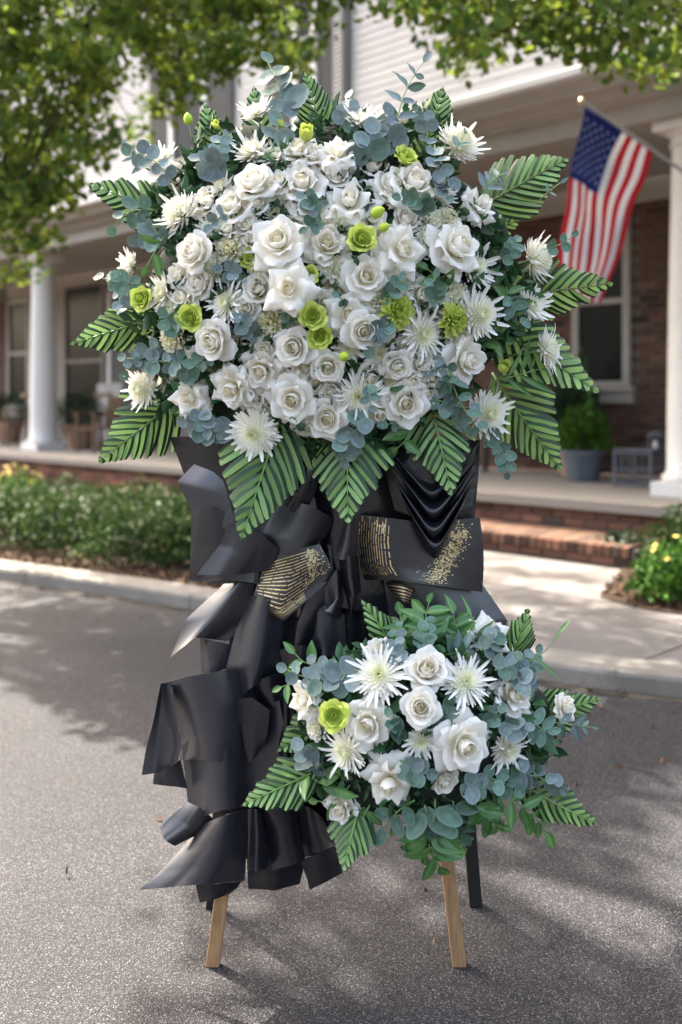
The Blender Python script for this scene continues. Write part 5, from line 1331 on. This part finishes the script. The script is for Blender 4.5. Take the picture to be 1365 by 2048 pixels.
# gold printed panel on the left
sheet([[(528,1122,5),(585,1100,8),(640,1088,6)],[(518,1160,6),(585,1150,9),(655,1115,7)],[(506,1196,6),(560,1220,9),(668,1140,6)],[(540,1235,6),(570,1240,8),(672,1150,5)]], 'paper', 'black panel with rows of fine gold print, left of the middle', wr=.001, pleat=.15, key='goldL')
sheet([[(640,1085,1),(660,1090,3),(690,1110,1)],[(645,1120,1),(665,1130,3),(695,1150,1)],[(655,1160,1),(675,1160,3),(690,1190,1)]], 'paper')
sheet([[(560,1245,2),(620,1175,5),(688,1140,3)],[(556,1290,1),(600,1240,6),(684,1190,4)],[(560,1335,1),(590,1300,4),(640,1290,2)]], 'paper', wr=.008, seed=5)
sheet([[(610,1250,3),(650,1210,6),(690,1230,3)],[(600,1300,2),(650,1270,6),(692,1290,3)],[(612,1320,2),(650,1312,4),(692,1318,2)]], 'paper_grey', wr=.006)
sheet([[(640,1190,5),(672,1140,7),(690,1140,5)],[(652,1215,6),(675,1195,8),(688,1200,5)],[(622,1215,5),(660,1225,7),(682,1242,5)]], 'paper_grey', 'small charcoal flap in the middle', wr=.002)
sheet([[(676,1112,5),(697,1112,9),(718,1112,5)],[(680,1160,5),(700,1160,10),(722,1150,5)],[(690,1190,5),(706,1195,9),(724,1182,5)]], 'paper', 'small rolled paper tube in the middle', wr=.001)
sheet([[(684,1180,4),(700,1185,7),(722,1175,4)],[(690,1205,4),(704,1210,6),(718,1200,4)],[(696,1228,4),(702,1230,5),(708,1222,4)]], 'paper', wr=.001)
# right gold sheet and the draped swag
sheet([[(708,1028,4),(770,1035,8),(850,1045,6),(960,1035,3)],[(706,1080,5),(765,1080,9),(860,1100,8),(967,1090,3)],[(712,1130,5),(770,1130,9),(870,1145,8),(968,1135,3)],[(722,1160,4),(790,1160,8),(880,1172,7),(965,1184,3)]], 'paper', 'wide black sheet with gold printed lines and a gold speckled patch', wr=.002, pleat=.15, key='goldR', nr=24, nc=30)
for k, (x0, y0, x1, y1, xm, ym, dd) in enumerate(((772, 905, 958, 905, 868, 985, 6), (778, 930, 955, 935, 872, 1025, 8), (785, 965, 952, 960, 872, 1062, 9), (800, 1000, 945, 985, 868, 1098, 8))):
    h = 46
    g = []
    for j in range(4):
        tt = j/3; dp = dd-1.5*abs(tt-.5)*2+(3.2*math.sin(math.pi*tt))
        row = []
        for i in range(5):
            s_ = i/4; x = x0+(x1-x0)*s_; ysag = y0+(y1-y0)*s_+(ym-max(y0, y1))*(1-abs(2*s_-1)**1.3)
            row.append((x+(xm-x)*.12*tt, ysag-20+h*tt*(1-.45*abs(2*s_-1)), dp-1.5*abs(2*s_-1)))
        g.append(row)
    sheet(g, 'satin', 'black satin fold of the swag at the right' if k == 1 else None, name='draped_fold', wr=.003, nr=14, nc=26)
sheet([[(770,880,2),(860,890,4),(960,880,1)],[(775,960,3),(865,985,6),(955,960,2)],[(790,1020,4),(870,1050,6),(945,1010,3)]], 'satin', wr=.006)
sheet([[(640,900,2),(700,905,5),(780,900,2)],[(610,980,2),(700,990,4),(770,1000,3)],[(640,1080,2),(700,1100,4),(760,1060,3)]], 'satin', wr=.012)
sheet([[(770,1165,5),(800,1168,7),(832,1178,5)],[(785,1185,5),(805,1190,7),(825,1195,5)],[(800,1200,5),(808,1208,6),(818,1212,5)]], 'paper', 'small gold striped strip under the wide sheet', wr=.001, key='goldS')
# left middle
sheet([[(322,1368,0),(380,1352,7),(440,1342,9),(520,1330,2)],[(345,1420,1),(395,1414,9),(455,1408,9),(545,1400,2)],[(364,1480,2),(405,1474,9),(460,1470,8),(550,1470,1)],[(360,1520,0),(410,1520,6),(460,1525,6),(530,1540,1)]], 'paper_grey', 'broad black sheet at the left, curling round at its edge', wr=.003, nr=24, nc=24)  # grey base puts the sheen of the black paper into its colour
sheet([[(322,1366,2),(330,1368,0),(345,1375,3)],[(308,1440,1),(325,1440,-3),(355,1450,3)],[(292,1500,0),(325,1505,-1),(364,1485,4)],[(284,1550,0),(322,1545,3),(355,1525,4)]], 'paper_grey', 'curled charcoal edge farthest left', wr=.001)
sheet([[(310,1535,-1),(335,1530,1),(362,1520,0)],[(308,1552,-1),(335,1552,1),(368,1548,0)],[(306,1568,-1),(335,1572,0),(376,1577,0)]], 'paper')
sheet([[(500,1370,5),(530,1355,7),(572,1340,5)],[(512,1395,5),(535,1385,7),(572,1370,5)],[(530,1428,5),(548,1412,6),(574,1392,4)]], 'paper', wr=.001)
sheet([[(365,1490,1),(430,1440,8),(500,1425,5),(560,1400,7)],[(370,1540,2),(440,1510,10),(500,1480,4),(575,1480,8)],[(375,1590,2),(440,1570,10),(505,1550,6),(580,1550,8)],[(378,1642,0),(440,1622,8),(510,1610,5),(560,1600,6)]], 'paper_grey', 'large black sheet with a deep crease, lower left', wr=.006, nr=26, nc=26)  # sheen on this black sheet comes from the lighter grey base colour
sheet([[(470,1400,8),(505,1395,9.5),(540,1420,7)],[(480,1450,8),(497,1470,5.5),(535,1470,9)],[(490,1510,8),(502,1525,8),(520,1505,8.5)]], 'satin', 'pinched crease in the large lower left sheet', wr=.004)
sheet([[(545,1380,4),(575,1380,7),(610,1380,3)],[(540,1480,4),(575,1480,8),(610,1480,3)],[(545,1600,3),(575,1600,6),(610,1590,3)]], 'satin', wr=.008)
# bottom skirt
sheet([[(376,1604,2),(400,1615,4),(430,1640,3)],[(345,1630,2),(375,1650,5),(410,1662,4)],[(320,1656,1),(330,1680,3),(350,1692,3)]], 'paper', wr=.002)
sheet([[(405,1648,5),(450,1630,9),(495,1620,5)],[(360,1700,4),(430,1690,10),(494,1690,5)],[(318,1745,3),(410,1735,9),(492,1735,5)],[(278,1780,1),(390,1770,7),(490,1762,4)]], 'paper_grey', 'wide flared black skirt at the bottom left, ending in a point', wr=.002)
sheet([[(392,1768,1),(430,1768,3),(484,1762,1)],[(396,1786,1),(430,1784,3),(476,1774,1)],[(400,1806,1),(425,1800,2),(460,1788,1)]], 'satin', wr=.002)
sheet([[(496,1618,4),(512,1618,7),(532,1620,4)],[(497,1680,4),(516,1680,8),(536,1680,4)],[(497,1742,4),(514,1742,7),(534,1738,4)]], 'paper_grey', wr=.001)
sheet([[(500,1612,5),(545,1608,8),(590,1600,6)],[(530,1665,5),(565,1662,8),(598,1655,5)],[(545,1740,5),(580,1732,8),(611,1720,5)]], 'paper', 'hanging black strip at the bottom middle', wr=.002)
sheet([[(590,1605,4),(620,1615,7),(650,1640,3)],[(598,1660,4),(630,1665,7),(668,1680,3)],[(610,1714,4),(640,1708,6),(682,1698,3)]], 'paper', wr=.005)
sheet([[(600,1722,5),(640,1705,7),(672,1692,5)],[(612,1750,5),(645,1735,7),(680,1716,5)],[(620,1780,4),(650,1765,6),(686,1746,4)]], 'paper', 'square black paper corner at the bottom, toward the lower flowers', wr=.002)
sheet([[(494,1700,1),(550,1700,3),(612,1700,1)],[(495,1745,1),(550,1745,4),(606,1745,1)],[(497,1778,0),(550,1780,2),(600,1768,0)]], 'satin', wr=.006)
for g_, m__ in (([[(690,1040,8),(700,1040,9),(716,1040,8)],[(676,1090,8),(694,1095,11),(716,1090,8)],[(668,1118,7),(690,1120,9),(714,1116,7)]], 'paper_grey'),
      ([[(455,1050,8),(520,1065,9),(560,1100,8)],[(440,1090,8),(500,1105,10),(548,1120,8)],[(392,1150,7),(470,1150,8),(540,1140,7)]], 'paper'),
      ([[(560,1300,6),(600,1290,8),(650,1300,6)],[(566,1330,6),(600,1330,8),(640,1330,6)],[(580,1372,6),(600,1366,7),(622,1350,6)]], 'paper'),
      ([[(600,930,7),(625,940,9),(640,960,7)],[(575,960,7),(600,985,9),(625,1000,7)],[(560,1000,6),(580,1020,7),(600,1040,6)]], 'satin')):
    sheet(g_, m__, wr=.001)
# gold print on the sheets, following their surface
def print_on(key, name, shapes, label):
    fn, s, o = SHEETS[key]; m = MB()
    for (a0, b0, a1, b1, wd) in shapes:
        V = []; n = 6
        da, db = a1-a0, b1-b0; l = math.hypot(da, db) or 1
        for i in range(n+1):
            t = i/n; a, b = a0+da*t, b0+db*t
            for sg in (-1, 1):
                aa = min(.995, max(.005, a-db/l*wd*sg)); bb = min(.995, max(.005, b+da/l*wd*sg))
                nn = s.normal(aa, bb); V.append(fn(aa, bb)+nn*.0022-Vector((0, 2.4, 0)))
        m.add(V, [(2*i, 2*i+1, 2*i+3, 2*i+2) for i in range(n)])
    tag(m.build(name, M['gold'], o), label, kind='stuff')
q = random.Random(3)
sh = []
for k in range(20):
    a = .08+k*.044; b0 = q.uniform(.02, .08); 
    wd_ = .008 if k != 16 else .02
    b = b0
    while b < .70-(.02*k if k < 4 else 0):
        l = q.uniform(.05, .22) if k < 15 else .6; sh.append((a, b, a, min(b+l, .72), wd_*q.uniform(.6, 1))); b += l+q.uniform(.008, .025)
for k in range(260):
    a = q.uniform(.05, .6); b = .72+abs(q.gauss(0, .11)); sh.append((a, min(b, .97), a+q.uniform(-.03, .03), min(b+q.uniform(-.02, .02), .98), .006))
print_on('goldL', 'gold_print', sh, 'fine gold lines of print')
sh = []
for k in range(13):
    b = .05+k*.027; top = .06+.05*math.sin(k*2.2)
    a = top
    while a < .86:
        l = q.uniform(.04, .25); sh.append((a, b, min(a+l, .88), b, q.uniform(.002, .0055))); a += l+q.uniform(.01, .04)
sh += [(.05, .26, .12, .27, .006), (.12, .27, .14, .31, .006), (.14, .31, .09, .33, .006), (.1, .34, .2, .33, .006), (.2, .33, .26, .35, .005)]
for k in range(620):     # speckled crescent
    t = q.uniform(0, 1); a = .93-.80*t+q.gauss(0, .045); b = .58+.30*t**.8+q.gauss(0, .045)*(1.1-.5*t)
    if 0.02 < a < .96 and .5 < b < .97: sh.append((a, b, a+q.uniform(-.025, .025), b+q.uniform(-.012, .012), q.uniform(.002, .005)))
print_on('goldR', 'gold_print', sh, 'gold printed lines and speckles')
sh = [(.1+.16*k, .1, .15+.16*k, .9, .03) for k in range(5)]
print_on('goldS', 'gold_print', sh, 'gold stripes')
